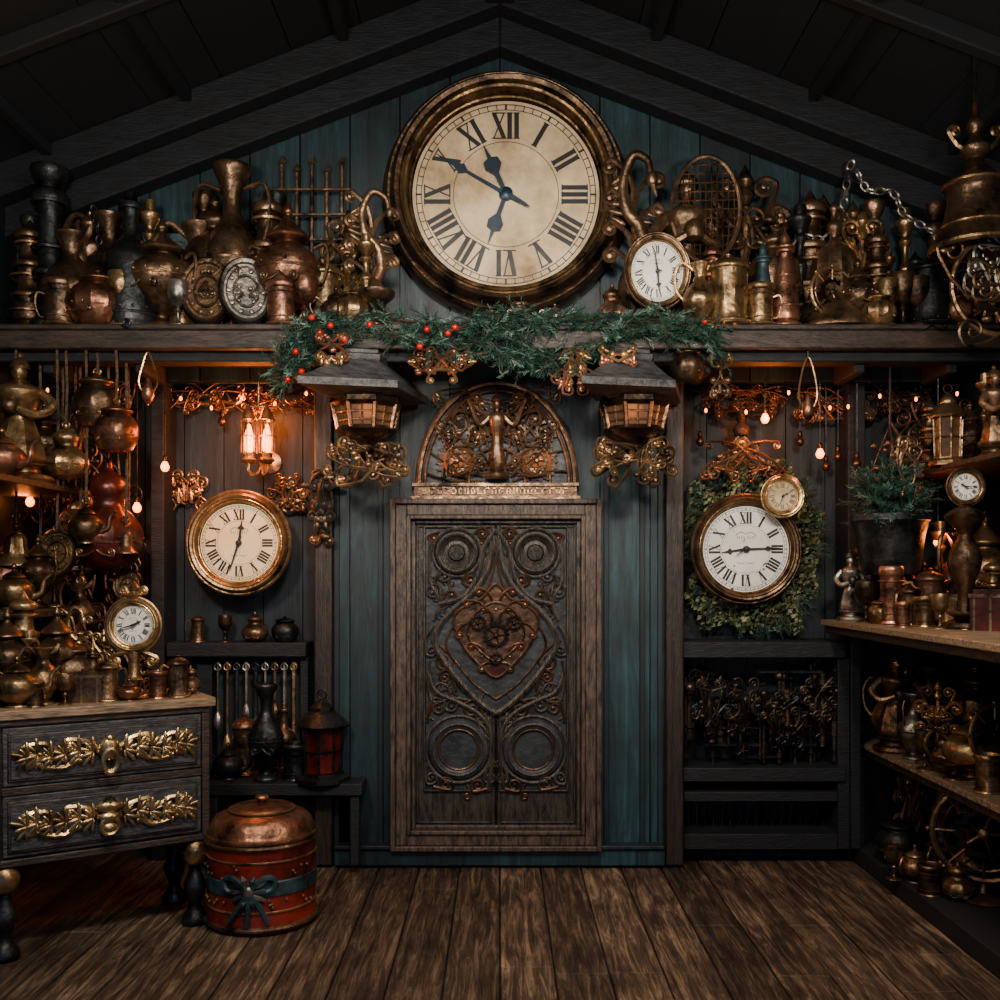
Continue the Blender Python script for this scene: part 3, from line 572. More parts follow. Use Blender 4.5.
for sg in (1,-1):
    for (cx,cy,rr) in ((457,553,24),(459,748,33)):
        x,y=dl(496+sg*(cx-496),cy); t=T(x,y,.035)
        mb.lathe([(0,.03),(rr*.0018,.028),(rr*.0022,.012),(rr*.003,.008),(rr*.0037,.02),(rr*.0044,.03),(rr*.0052,.026),(rr*.0056,.012),(rr*.006,.01),(rr*.006,0)] if rr<25 else [(0,.008),(rr*.0034,.008),(rr*.0037,.02),(rr*.0044,.03),(rr*.0052,.026),(rr*.0056,.012),(rr*.006,.01),(rr*.006,0)],DOORW if rr<25 else SLATE,t,40)
        mb.torus(rr*.0046,.009,DOORW,t@T(0,0,.03),36,6); mb.torus(rr*.006,.011,DOORW,t@T(0,0,.012),36,6)
        if rr>25:
            mb.torus(rr*.0036,.006,RUST,t@T(0,0,.022),36,6)
tear=[(496,536),(489,568),(474,592),(455,608),(440,626),(436,645),(450,668),(470,692),(486,706),(496,712)]
P=[dl(*p) for p in crm(tear,4)]; Q=[(-a,b) for a,b in P][::-1]
mb.prism([(a,b) for a,b in P]+Q[1:-1],.03,.052,SLATE)
dc(tear,.019,DOORW,.058); dc([(496,556),(490,582),(478,602),(460,618),(450,632),(447,646),(460,666),(476,684),(496,698)],.008,RUST,.058)
dc([(431,540),(430,580),(440,600),(434,620)],.013,DOORW); dc([(496,530),(484,548),(478,575),(464,596),(440,604)],.015,DOORW,.05)
dc([(428,670),(436,690),(456,700),(478,712),(490,730),(492,760),(488,785)],.014,DOORW,.05)
med=[(496,584),(510,598),(530,608),(538,620),(530,642),(514,662),(496,676),(478,662),(462,642),(454,620),(462,608),(482,598)]
mb.prism([dl(*p) for p in crm(med,3,True)][::-1],.05,.066,RUST)
dc(med,.011,RUST,.067,True,False)
dc([(496,602),(515,612),(524,634),(510,652),(496,660),(482,652),(468,634),(477,612)],.009,BRONZE,.068,True,False)
mb.gear(.08,BRONZE,T(*dl(496,634),.066),16,.02); mb.gear(.05,COPPER,T(*dl(478,622),.07),10,.02); mb.gear(.05,COPPER,T(*dl(514,622),.07),10,.02); mb.gear(.04,BRASS,T(*dl(496,658),.07),10,.018)
mb.prism([dl(487,668),dl(496,655),dl(505,668),dl(496,678)],.06,.075,MAROON)
for a in range(0,360,30): mb.sph(.009,BRASS,T(dl(496,634)[0]+.15*math.cos(math.radians(a))*1.1,dl(496,634)[1]+.15*math.sin(math.radians(a)),.068),6,4)
for sg in (-1,1):
    for (a,b),(c,d),cu in (((500,600),(512,592),4),((504,612),(524,604),4),((520,622),(532,634),4),((508,650),(520,646),4),((500,662),(510,668),3),((500,622),(508,610),3)):
        mb.scroll(dl(496+sg*(a-496),b),dl(496+sg*(c-496),d),cu*.006,-sg,.009,COPPER if cu>3 else BRONZE,None,.3,.067)
for a,b,c,s_,m in (((440,605),(434,592),8,1,DOORW),((432,640),(444,660),10,-1,RUST),((430,660),(440,690),12,1,DOORW),((486,720),(472,708),9,1,RUST),((428,720),(438,706),9,-1,RUST),((492,740),(484,722),7,-1,DOORW),((434,785),(446,782),8,1,RUST),((490,786),(478,784),7,-1,RUST),((470,700),(452,704),8,1,DOORW),((488,690),(482,716),6,1,DOORW),((428,760),(432,776),7,1,DOORW),((470,540),(482,534),6,-1,RUST),((440,533),(434,538),5,1,RUST),((434,585),(444,576),8,-1,DOORW),((478,562),(470,580),7,1,RUST),((462,600),(452,596),7,-1,RUST),((434,625),(432,650),6,1,DOORW),((456,690),(446,676),7,1,RUST),((492,760),(490,776),6,1,DOORW)):
    dscroll(a,b,c,s_,.010,m)
rd=random.Random(11)
for i in range(50):
    cx=rd.uniform(430,490);cy=rd.choice((rd.uniform(532,606),rd.uniform(672,786)))
    if math.hypot(cx-457,cy-553)<24 or math.hypot(cx-459,cy-748)<33: continue
    dscroll((cx,cy),(cx+rd.uniform(-12,12),cy+rd.uniform(-12,12)),rd.uniform(3,6),rd.choice((-1,1)),.007,rd.choice((DOORW,RUST,SLATE,DOORW)),.04)
mb.tube([dl(496,524)+(.04,),dl(496,824)+(.04,)],.006,IRON)
o=mb.build('door_carving'); o.parent=door
# transom
mb=MB(); mb.M=T(X(496),0,0)@FACE
cx,cy=dl(497,484); rx,ry=78*.006,100*.006
def arc(k,z,r,m,n=28,a0=0,a1=180): mb.tube([(cx+rx*k*math.cos(math.radians(a0+(a1-a0)*i/n)),cy+ry*k*math.sin(math.radians(a0+(a1-a0)*i/n)),z) for i in range(n+1)],r,m,None,8)
mb.prism([(cx+rx*math.cos(pi*i/24),cy+ry*math.sin(pi*i/24)) for i in range(25)],.0,.03,SLATE)
arc(1,.04,.02,BRONZE); arc(.92,.05,.011,RUST); arc(.68,.045,.010,BRONZE); arc(.36,.05,.010,RUST)
for i in range(13):
    a=pi*(i+.5)/13; mb.tube(crm([(cx+rx*.2*math.cos(a),cy+ry*.2*math.sin(a),.045),(cx+rx*.6*math.cos(a+.08),cy+ry*.6*math.sin(a+.08),.06),(cx+rx*.95*math.cos(a),cy+ry*.95*math.sin(a),.045)],3),.007,BRONZE)
for sx in (-1,1):
    mb.lathe([(.09,0),(.085,.03),(.05,.05),(0,.058)],GLOW2,T(cx+sx*.235,cy+.13,.03),28); mb.torus(.095,.010,BRONZE,T(cx+sx*.235,cy+.13,.035),30,6)
    mb.gear(.13,RUST,T(cx+sx*.235,cy+.13,.04),18,.012,0); mb.gear(.07,BRONZE,T(cx+sx*.235,cy+.13,.085),12,.012,5)
    mb.gear(.07,BRONZE,T(cx+sx*.29,cy+.31,.05),12,.015); mb.gear(.05,RUST,T(cx+sx*.12,cy+.45,.05),10,.015); mb.gear(.05,BRONZE,T(cx+sx*.13,cy+.3,.05),10,.015)
    mb.scroll((cx+sx*.05,cy+.28),(cx+sx*.22,cy+.38),.05,-sx,.012,BRONZE,None,.3,.07); mb.scroll((cx+sx*.02,cy+.4),(cx+sx*.12,cy+.5),.04,sx,.01,RUST,None,.3,.07)
mb.cluster(.84,.3,8,BRONZE,T(cx,cy+.38,.06),.007,random.Random(5),True,RUST); mb.cluster(.8,.2,7,BRONZE,T(cx,cy+.12,.08),.006,random.Random(6),True,RUST)
UP=T(cx,cy+.02,.09)@FACE.inverted()
mb.lathe([(0,0),(.07,0),(.07,.03),(.035,.05),(.05,.1),(.035,.2),(.028,.26),(.05,.34),(.045,.38),(.015,.4),(.015,.42)],BRONZE,UP,20,smooth=2,flute=.05,fk=6,fr=(.2,.7))
mb.sph(.03,BRONZE,UP@T(0,0,.445)@SC(.85,.9,1.1),12,8); mb.lathe([(.03,.455),(.034,.47),(.012,.5),(0,.54)],RUST,UP,12)
for sd in (-1,1): mb.tube(crm([(sd*.04,0,.37),(sd*.1,-.01,.32),(sd*.14,-.02,.4),(sd*.17,-.02,.47)],4),[.015]*9+[.010]*4,BRONZE,UP,7)
x0,y0=dl(415,498);x1,y1=dl(576,485)
mb.box(x0,x1,y0,y1,0,.06,RUST); mb.box(x0-.01,x1+.01,y1-.012,y1+.006,0,.075,BRONZE); mb.box(x0-.02,x1+.02,y0-.01,y0+.006,0,.085,BRONZE)
rr=random.Random(2); xx=x0+.05
while xx<x1-.05:
    w=rr.uniform(.02,.032); mb.box(xx,xx+.007,y0+.018,y1-.022,.05,.07,BRASS)
    if rr.random()<.8: mb.box(xx,xx+w,y1-.03,y1-.022,.05,.07,BRASS)
    if rr.random()<.6: mb.box(xx+w-.007,xx+w,y0+.018,y1-.022,.05,.07,BRASS)
    if rr.random()<.5: mb.box(xx,xx+w,y0+.018,y0+.026,.05,.07,BRASS)
    xx+=w+.014
mb.build('window_1_filigree_transom')
# ------------------------------------------------------------ lantern brackets
def bracket(px,seed):
    y=-.42; s=S(y); mb=MB()
    def zz(py): return Z(py,y)-2.98
    q=math.sqrt(2)*s
    mb.lathe([(22*q,0),(22*q,zz(356)),(26*q,zz(358)),(26*q,zz(362)),(24*q,zz(364)),(48*q,zz(382)),(57*q,zz(387)),(57*q,zz(394)),(50*q,zz(396)),(36*q,zz(399)),(30*q,zz(402)),(0,zz(402))],GREYW,R(45,'Z')@SC(1,.62,1),4)
    mb.lathe([(28*s,zz(398)),(36*s,zz(400)),(37*s,zz(405)),(34*s,zz(409))],BRONZE,R(22.5,'Z'),8)
    mb.lathe([(33*s,zz(406)),(27*s,zz(430))],PANE,R(22.5,'Z'),8)
    for k in range(8):
        c,s_=math.cos(2*pi*(k+.5)/8),math.sin(2*pi*(k+.5)/8); c2,s2=math.cos(2*pi*(k+1.5)/8),math.sin(2*pi*(k+1.5)/8)
        mb.tube([(34*s*c,34*s*s_,zz(404)),(28*s*c,28*s*s_,zz(431))],.013,BRONZE,None,6)
        for zf,rr_ in ((415,32),(423,30)): mb.tube([(rr_*s*c,rr_*s*s_,zz(zf)),(rr_*s*c2,rr_*s*s2,zz(zf))],.005,BRONZE,None,5)
        mb.tube([(34*s*(c+c2)/2,34*s*(s_+s2)/2,zz(404)),(28*s*(c+c2)/2,28*s*(s_+s2)/2,zz(431))],.006,BRONZE,None,5)
    mb.lathe([(29*s,zz(428)),(31*s,zz(432)),(26*s,zz(437)),(14*s,zz(442)),(8*s,zz(446)),(10*s,zz(450)),(4*s,zz(458)),(0,zz(462))],BRONZE,None,16)
    mb.cluster(76*s,44*s,9,BRONZE,T(0,-.06,zz(463))@FACE,.007,random.Random(seed),False,BRASS)
    mb.cluster(-76*s,44*s,9,BRONZE,T(0,-.06,zz(463))@FACE,.007,random.Random(seed+50),False,BRASS)
    for sd in (-1,1):
        mb.scroll((sd*4*s,zz(446)),(sd*32*s,zz(454)),8*s,-sd,.012,BRONZE,FACE); mb.scroll((sd*6*s,zz(455)),(sd*20*s,zz(480)),7*s,sd,.011,BRONZE,FACE); mb.scroll((sd*20*s,zz(458)),(sd*38*s,zz(470)),6*s,sd,.010,BRASS,FACE)
        for k in range(4): mb.petal(sd*(12+7*k)*s,zz(462-3*k),sd*20+(0 if sd>0 else 180)+k*22*sd,10*s,1.6*s,BRONZE,FACE,.03)
    o=mb.build('bracket_lantern',(X(px,y),y,2.98))
    light('lantern_fill','POINT',(X(px,y),-.8,Z(425,y)),1.2,(255,150,70),.05,parent=o)  # warm point added in front; the lantern itself is not lit
bracket(366,1); bracket(634,2)
# ------------------------------------------------------------ fir garland
def twig(mb,p,d,L,m,rnd,nn=26,nl=.04):
    d=Vector(d).normalized(); up=Vector((rnd.uniform(-1,1),rnd.uniform(-1,1),rnd.uniform(-1,1))); sd=d.cross(up).normalized(); u2=d.cross(sd)
    p=Vector(p); mb.tube([tuple(p),tuple(p+d*L*.6+Vector((0,0,.01))),tuple(p+d*L)],[.004,.003,.001],TWIG,None,3)
    vs=[];fs=[]
    for i in range(nn):
        t=(i+.5)/nn; a=rnd.uniform(0,2*pi); o=(sd*math.cos(a)+u2*math.sin(a)); q=p+d*L*t; tip=q+(o*.8+d*.75)*nl*(1.1-.5*t); w=d.cross(o)*.0028
        k=len(vs); vs+=[tuple(q-w-d*.001),tuple(q+w),tuple(tip+w*.3),tuple(tip-w*.3)]; fs.append((k,k+1,k+2,k+3))
    mb.add(vs,fs,m)
mb=MB(); rg=random.Random(21)
paths=[([(283,380),(288,352),(308,330),(345,322),(400,320),(450,330),(500,322),(560,320),(610,322),(660,320),(700,328),(716,348)],340,9),
       ([(300,330),(340,332),(400,338),(440,345),(480,338),(500,332)],150,8),([(490,330),(520,345),(545,362),(575,358),(610,338),(640,332),(690,335)],220,9),
       ([(430,330),(450,355),(490,352)],46,5),([(285,375),(300,360),(312,345)],70,10),([(500,318),(545,322),(600,318)],70,6),([(525,362),(500,352),(480,335)],50,6)]
for pts,n,sp in paths:
    P=crm([(X(a,-.53),-.53,Z(b,-.53)) for a,b in pts],8)
    mb.tube(P,.008,TWIG,None,5)
    for i in range(n):
        k=rg.randrange(len(P)-1); p=Vector(P[k]); d=(Vector(P[k+1])-p).normalized()*rg.choice((-1,1))
        v=d*.9+Vector((rg.uniform(-1,1),rg.uniform(-.9,.5),rg.uniform(-1,.8)))*.75
        p=p+Vector((rg.uniform(-1,1),rg.uniform(-.6,1),rg.uniform(-1,1)))*sp*.0028
        twig(mb,p,v,rg.uniform(.08,.16),GREEN2 if rg.random()<.22 else GREEN,rg)
for a,b in ((296,352),(302,372),(288,380),(320,333),(331,326),(345,340),(427,330),(455,328),(448,334),(370,325),(705,322),(420,347),(312,318)):
    mb.sph(.018,BERRY,T(X(a,-.6),-.61,Z(b,-.6)),12,8)
mb.build('fir_garland')
def scrollorn(name,px,py,y,w,h,n,m,m2,seed,r=.011):
    mb=MB(); s=S(y); mb.cluster(w*s,h*s,n,m,FACE,r,random.Random(seed),True,m2)
    return mb.build(name,(X(px,y),y,Z(py,y)))
scrollorn('copper_scroll_ornament',442,366,-.56,66,36,10,COPPER,BRASS,31,.007)
scrollorn('copper_scroll_ornament',575,372,-.56,44,42,8,COPPER,BRASS,32,.007)
scrollorn('copper_scroll_ornament',618,356,-.58,36,20,5,COPPER,BRASS,34,.007)
scrollorn('copper_scroll_ornament',720,376,-.4,24,50,5,BRONZE,BRASS,35,.007)
scrollorn('copper_scroll_ornament',332,352,-.6,26,36,5,COPPER,BRASS,36,.007)
put('pot',492,-.45,ZS,18,BRASS,1.1); put('mug',520,-.46,ZS,22,BRONZE,1.2); put('teapot',555,-.45,ZS,24,PEWTER,.9)
hang('pot',688,347,34,-.47,BRONZE,1.0)
# ------------------------------------------------------------ left niche
mb=MB(); y=.0
for dx in (-9,9):
    t=T(dx*S(y),0,0)
    mb.lathe([(0,-.14),(.03,-.14),(.048,-.12),(.03,-.10),(.035,-.08)],BRASS,t,16); mb.lathe([(.0,-.08),(.024,-.07),(.03,-.02),(.024,.04),(.01,.09),(0,.1)],GLOW,t,16)
    mb.tube(crm([(0,.15,-.1),(dx*.002,.05,-.2),(dx*S(y),0,-.19),(dx*S(y),0,-.14)],4),.009,BRASS)
    mb.torus(.045,.006,BRASS,t@T(0,0,.12),16,5); mb.torus(.046,.004,BRASS,t@T(0,0,.02),16,5); mb.lathe([(.045,.12),(.03,.17),(.012,.2),(0,.22)],BRASS,t,16)
    for k in range(6): mb.tube([(.047*math.cos(k*pi/3+.5)+dx*S(y),.047*math.sin(k*pi/3+.5),-.08),(.047*math.cos(k*pi/3+.5)+dx*S(y),.047*math.sin(k*pi/3+.5),.12)],.003,BRASS,None,4)
mb.tube([(0,.02,.2),(0,.02,.98)],.006,BRASS); mb.lathe([(.06,0),(.07,.02),(0,.04)],BRASS,T(0,.34,-.1)@FACE,16); mb.tube([(0,.34,-.1),(0,.1,-.1)],.012,BRASS)
mb.tube([(-.06,0,.2),(.06,0,.2)],.007,BRASS)
wl=mb.build('twin_wall_lamp',(X(258,y),y,Z(440,y)))
light('lamp_glow','POINT',(X(250),.14,Z(410)),14,(255,118,38),.06,parent=wl)
light('lamp_glow','POINT',(X(257),-.18,Z(440)),20,(255,140,60),.06,parent=wl)
scrollorn('brass_rosette',186,492,.28,44,44,9,BRONZE,BRASS,41,.008); scrollorn('brass_rosette',288,497,.28,36,44,8,BRONZE,BRASS,42,.008)
scrollorn('filigree_frieze',205,402,.24,90,34,12,BRONZE,BRONZE,43,.005); scrollorn('filigree_frieze',285,402,.24,70,30,10,BRONZE,BRONZE,44,.005)
scrollorn('filigree_frieze',745,402,.2,80,30,14,RUST,BRONZE,45,.006); scrollorn('filigree_frieze',835,408,.2,80,34,14,RUST,BRONZE,46,.006); scrollorn('filigree_frieze',905,400,.2,60,30,12,RUST,BRONZE,47,.006)
scrollorn('carved_figure_bracket',322,500,-.08,22,95,10,WOODV,BRONZE,48,.012)
def fairy(pts,y,seed,drop=.05):
    mb=MB(); P=crm([(X(a,y),y,Z(b,y)) for a,b in pts],6); mb.tube(P,.003,IRON,None,4); r2=random.Random(seed)
    for i in range(3,len(P)-1,5):
        d=r2.uniform(.4,1.6)*drop; a=P[i]; mb.tube([a,(a[0],a[1],a[2]-d)],.0022,IRON,None,4); mb.sph(.011,GLOW,T(a[0],a[1],a[2]-d-.01)@SC(.8,.8,1.3),8,6)
    mb.build('fairy_light_string')
fairy([(166,385),(200,398),(235,385),(275,396),(310,382)],.1,1); fairy([(688,388),(730,402),(780,386),(830,402),(850,392)],.05,2); fairy([(30,372),(70,392),(110,380),(148,392)],-.1,3); fairy([(866,380),(900,396),(950,384),(985,396)],.0,4)
mb=MB()
mb.pbox(166,306,643,657,.1,.34,BEAM); mb.pbox(196,212,657,846,.2,.3,BEAM); mb.pbox(300,308,657,846,.15,.25,BEAM)
mb.pbox(200,362,784,796,-.2,.3,BEAM); mb.pbox(205,355,796,846,.0,.3,NAVY); mb.pbox(200,310,762,772,.12,.3,BEAM)
for px in (208,350): mb.pbox(px,px+9,796,866,-.18,-.1,BEAM)
mb.build('tool_rack_bench',bevel=.006)
mb=MB(); rr=random.Random(8)
for i in range(9):
    px=218+i*9.5; xx=X(px,.15); L_=rr.uniform(.3,.58); zt=Z(662,.15); mm=rr.choice((BRASS,IRON,BRONZE,PEWTER))
    mb.tube([(xx,.15,zt),(xx,.15,zt-L_)],rr.uniform(.006,.014),mm)
    mb.lathe([(0,0),(.02,.02),(.028,.06),(.012,.11),(0,.12)],mm,T(xx,.15,zt-L_-.06),8,smooth=2)
    mb.torus(.02,.005,mm,T(xx,.14,zt-.03)@FACE,12,5)
mb.build('hanging_tools')
put('gourd',255,.2,Z(643,.1),30,BRONZE,1.1); put('goblet',225,.2,Z(643,.1),26,BRONZE,1); put('pot',285,.2,Z(643,.1),26,IRON,1); put('tankard',198,.2,Z(643,.1),28,BRONZE,.9)
zb=Z(784,-.2)
put('vase',266,-.1,zb,96,IRON,.75,name='tall_iron_ewer'); put('lantern',322,-.1,zb,92,IRON,1.1,IRON,name='red_glass_lantern'); put('bottle',349,.1,zb,60,MAROON,1); put('mug',296,-.05,zb,34,IRON,1.1)
put('teapot',228,-.05,zb,36,IRON,.9); put('tankard',245,.1,zb,60,BRONZE,.8); put('bottle',284,.12,zb,70,BRONZE,.9)
# ------------------------------------------------------------ right niche
mb=MB(); rr=random.Random(17)
cx0,cz0=X(755,.12),Z(549,.12)
def leaf(p,sz,m):
    a=Vector((rr.uniform(-1,1),rr.uniform(-1.2,.1),rr.uniform(-1,1))).normalized(); b=a.orthogonal().normalized(); c=a.cross(b); p=Vector(p)
    mb.add([tuple(p-b*sz),tuple(p+c*sz*.55),tuple(p+b*sz),tuple(p-c*sz*.55+a*sz*.2)],[(0,1,2,3)],m)
mb.sph(1,TWIG,T(cx0,.26,cz0)@SC(.36,.05,.5),20,12)
for i in range(7200):
    a=rr.uniform(0,2*pi); q=math.sqrt(rr.random()); lump=1+.07*math.sin(5*a+1)+.05*math.sin(11*a)
    if q>.55 or i%3==0:
        ca,sa=math.cos(a),math.sin(a); pw=.7
        xx=cx0+math.copysign(abs(ca)**pw,ca)*q*.41*lump; zz=cz0+math.copysign(abs(sa)**pw,sa)*q*.52*lump
        yy=.24-.12*math.sqrt(max(0,1-q*q))*rr.uniform(.5,1.05)-.12*rr.random()*(.5+.5*math.sin(9*a+5*q))
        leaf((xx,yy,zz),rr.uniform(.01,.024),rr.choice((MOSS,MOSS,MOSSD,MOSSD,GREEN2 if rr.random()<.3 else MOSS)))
for i in range(60):
    a=rr.uniform(0,2*pi); twig(mb,(cx0+.34*math.cos(a),.12,cz0+.46*math.sin(a)),(math.cos(a),-.3,math.sin(a)-.2),.12,GREEN,rr)
mb.build('ivy_wreath')
mb=MB()
mb.scroll((-.18,-.1),(0,.05),.04,1,.014,BRASS,FACE); mb.scroll((.18,-.1),(0,.05),.04,-1,.014,BRASS,FACE)
mb.tube([(-.24,0,-.16),(-.1,0,-.02),(0,0,.12),(.1,0,-.02),(.24,0,-.16)],.014,RUST); mb.lathe([(.04,.1),(.05,.14),(.02,.18),(.03,.2),(0,.28)],BRONZE,None,12,smooth=2)
mb.cluster(.46,.26,7,BRONZE,T(0,-.02,-.05)@FACE,.008,random.Random(9),True,RUST)
mb.build('scroll_pediment',(X(741,.1),.1,Z(452,.1)))
mb=MB()
mb.pbox(668,846,642,658,-.02,.34,BEAM); mb.pbox(668,682,658,850,-.0,.3,BEAM); mb.pbox(838,850,658,850,-.0,.3,BEAM); mb.pbox(672,846,768,782,-.02,.3,BEAM)
mb.pbox(684,838,792,802,.0,.3,BEAM); mb.pbox(684,838,834,850,.0,.3,BEAM)
mb.build('pipe_rack_frame',bevel=.006)
mb=MB(); rr=random.Random(4)
MACH=mat('machinery_black_bronze',(16,16,17),(84,72,60),9,metal=.8,rough=.45,bump=.6,edge_tone=True)
for i in range(40):
    yy=rr.choice((.06,.12,.2)); xx=X(686+i*3.9,yy); z1=Z(rr.uniform(662,712),yy); z0=Z(rr.uniform(722,766),yy); mm=rr.choice((MACH,MACH,IRON,MACH,BRONZE)); r_=rr.uniform(.006,.02)
    mb.tube([(xx,yy,z0),(xx,yy,z1)],r_,mm,None,8)
    for k in range(3):
        q=z0+(z1-z0)*rr.random(); mb.lathe([(r_,-.02),(r_*1.7,-.015),(r_*1.7,.015),(r_,.02)],mm,T(xx,yy,q),8)
    if rr.random()<.6: mb.gear(rr.uniform(.03,.07),rr.choice((MACH,BRONZE,MACH)),T(xx,yy-.04,z0+(z1-z0)*rr.random())@FACE,12,.012)
    if rr.random()<.4: mb.sph(r_*2.2,mm,T(xx,yy,z1),8,6)
for py in (672,684,697,712,728,745,757):
    a,b=sorted((rr.uniform(686,760),rr.uniform(760,836))); mb.tube([(X(a,.08),.08,Z(py,.08)),(X(b,.08),.08,Z(py,.08))],.012,rr.choice((MACH,IRON,IRON)))
for cxp in (710,745,785,820): mb.cluster(.22,.5,5,MACH,T(X(cxp,.05),.03,Z(714,.05))@FACE,.008,rr,True,IRON)
for i in range(18):
    xx=X(688+i*8.4,.2); mb.tube([(xx,.2,Z(804,.2)),(xx,.2,Z(834,.2))],.008,IRON)
mb.build('steam_machinery_panel')
def pendant(px,py,y,lit=False,top=2.93,name='pendant_bulb',power=3):
    mb=MB(); L_=top-Z(py,y)
    mb.tube([(0,0,.03),(0,0,L_)],.003,IRON,None,5); mb.lathe([(0,.06),(.012,.05),(.016,.03),(.012,.02)],BRASS,None,10)
    mb.lathe([(.01,.022),(.022,0),(.025,-.015),(.015,-.035),(0,-.04)],GLOW if lit else COPPER,None,14,smooth=2)
    o=mb.build(name,(X(px,y),y,Z(py,y)))
    if lit: light('bulb_glow','POINT',(X(px,y),y-.1,Z(py,y)),power,(255,130,52),.04,parent=o)
pendant(765,417,.0,True,power=9); pendant(165,465,-.1,True,power=3); pendant(137,506,-.1,True,power=3); pendant(820,452,0,True,power=2); pendant(838,455,.05); pendant(826,465,.1)
pendant(248,428,.3,False); pendant(857,462,0); pendant(222,420,.2); pendant(800,440,.2); pendant(700,440,.2); pendant(938,540,-.2,True,power=3); pendant(30,500,-.1,True,power=3)
def pearframe(px,py0,py1,y):
    mb=MB(); s=S(y); z0=Z(py0,y)
    pts=crm([(0,0,0),(-6*s,0,-15*s),(-9*s,0,-(py1-py0)*.75*s),(0,0,-(py1-py0)*s),(9*s,0,-(py1-py0)*.75*s),(6*s,0,-15*s)],4,True); mb.tube(pts,.005,BRASS,None,5,True)
    mb.tube([(0,0,0),(0,0,2.985-z0)],.004,IRON,None,5)
    mb.lathe([(0,0),(.025,.03),(.035,.07),(.02,.12),(.01,.15),(0,.16)],COPPER,T(0,0,-(py1-py0)*s-.06),12,smooth=2)
    mb.build('teardrop_pendant',(X(px,y),y,z0))
pearframe(148,352,395,-.45); pearframe(808,357,412,-.45)
y=-.3; s=S(y); mb=MB()
mb.lathe([(0,0),(26*s,0),(28*s,4*s),(33*s,40*s),(36*s,52*s),(38*s,54*s),(38*s,60*s),(34*s,60*s),(32*s,50*s),(0,48*s)],IRON,None,32)
zt=2.985-Z(575,y)
for k in range(3):
    a=2*pi*k/3+.5; mb.tube([(36*s*math.cos(a),36*s*math.sin(a),56*s),(0,0,150*s)],.005,IRON)
mb.tube([(0,0,150*s),(0,0,zt)],.007,IRON)
rr=random.Random(77)
for i in range(260):
    a=rr.uniform(0,2*pi); e=rr.uniform(-.3,1.3); d=(math.cos(a)*math.cos(e),math.sin(a)*math.cos(e),math.sin(e)); q=rr.uniform(5,26)*s
    twig(mb,(math.cos(a)*q,math.sin(a)*q,54*s+rr.uniform(0,44)*s),d,rr.uniform(.08,.17),GREEN if rr.random()<.7 else GREEN2,rr)
for i in range(26):
    a=rr.uniform(0,2*pi); q=rr.uniform(5,26)*s; mb.sph(.016,rr.choice((BERRY,RUST,RUST)),T(math.cos(a)*q,-abs(math.sin(a)*q),(70+rr.uniform(0,60))*s),7,5)
mb.cluster(54*s,60*s,8,RUST,T(0,-.1,110*s)@FACE,.008,rr,False,BRONZE)
mb.build('hanging_planter',(X(890,y),y,Z(575,y)))
# ------------------------------------------------------------ left hanging things
for a in [('gourd',66,425,56,-.45,BRASS,1,BRONZE),('pot',97,372,56,-.42,BRONZE,.8,BRASS),('pot',116,402,50,-.47,COPPER,.85,BRASS),('gourd',108,462,112,-.3,MAROON,.75,BRONZE),
  ('plate',57,528,50,-.47,BRASS,.85,BRONZE),('plate',62,420,50,-.3,PEWTER,.8,BRASS),('bell',16,516,50,-.47,BRASS,.9,BRONZE),('teapot',86,500,44,-.47,BRONZE,.8,BRASS),
  ('bell',126,520,34,-.4,BRONZE,.8,BRASS),('jug',80,580,54,-.3,BRONZE,.9,BRASS),('goblet',40,585,45,-.35,BRASS,.9,BRONZE),('plate',128,568,34,-.25,BRONZE,.9,BRASS),('lantern',75,490,80,-.2,BRONZE,.8,BRONZE)]:
    hang(*a)
scrollorn('brass_wall_ornament',100,545,.2,80,120,16,BRONZE,RUST,61,.009); scrollorn('brass_wall_ornament',60,460,.1,100,120,18,BRONZE,RUST,62,.009)
scrollorn('brass_wall_ornament',110,380,.1,80,60,10,BRONZE,RUST,63,.009); scrollorn('brass_wall_ornament',940,440,.1,90,90,14,BRONZE,RUST,64,.009); scrollorn('brass_wall_ornament',120,640,.2,90,80,10,BRONZE,RUST,65,.009)
mb=MB()
mb.box(-2.9,-2.42,-1.5,-.05,2.20,2.235,WOOD); mb.box(-2.9,-2.36,-1.2,-.05,1.52,1.56,WOOD)
mb.build('side_shelf',bevel=.005)
zl=2.235
for k,px,y,h,m,w in [('statuette',20,-.62,132,BRASS,1.35),('urn',44,-.3,90,BRONZE,1),('teapot',2,-.85,52,COPPER,.9)]: put(k,px,y,zl,h,m,w,BRONZE,random.uniform(-20,20))
zl=1.56
for k,px,y,h,m,w in [('teapot',14,-.7,46,BRASS,.9),('urn',38,-.5,74,BRONZE,.9),('goblet',54,-.3,50,BRASS,1),('pot',10,-.4,66,COPPER,.9)]: put(k,px,y,zl,h,m,w,BRONZE,random.uniform(-30,30))
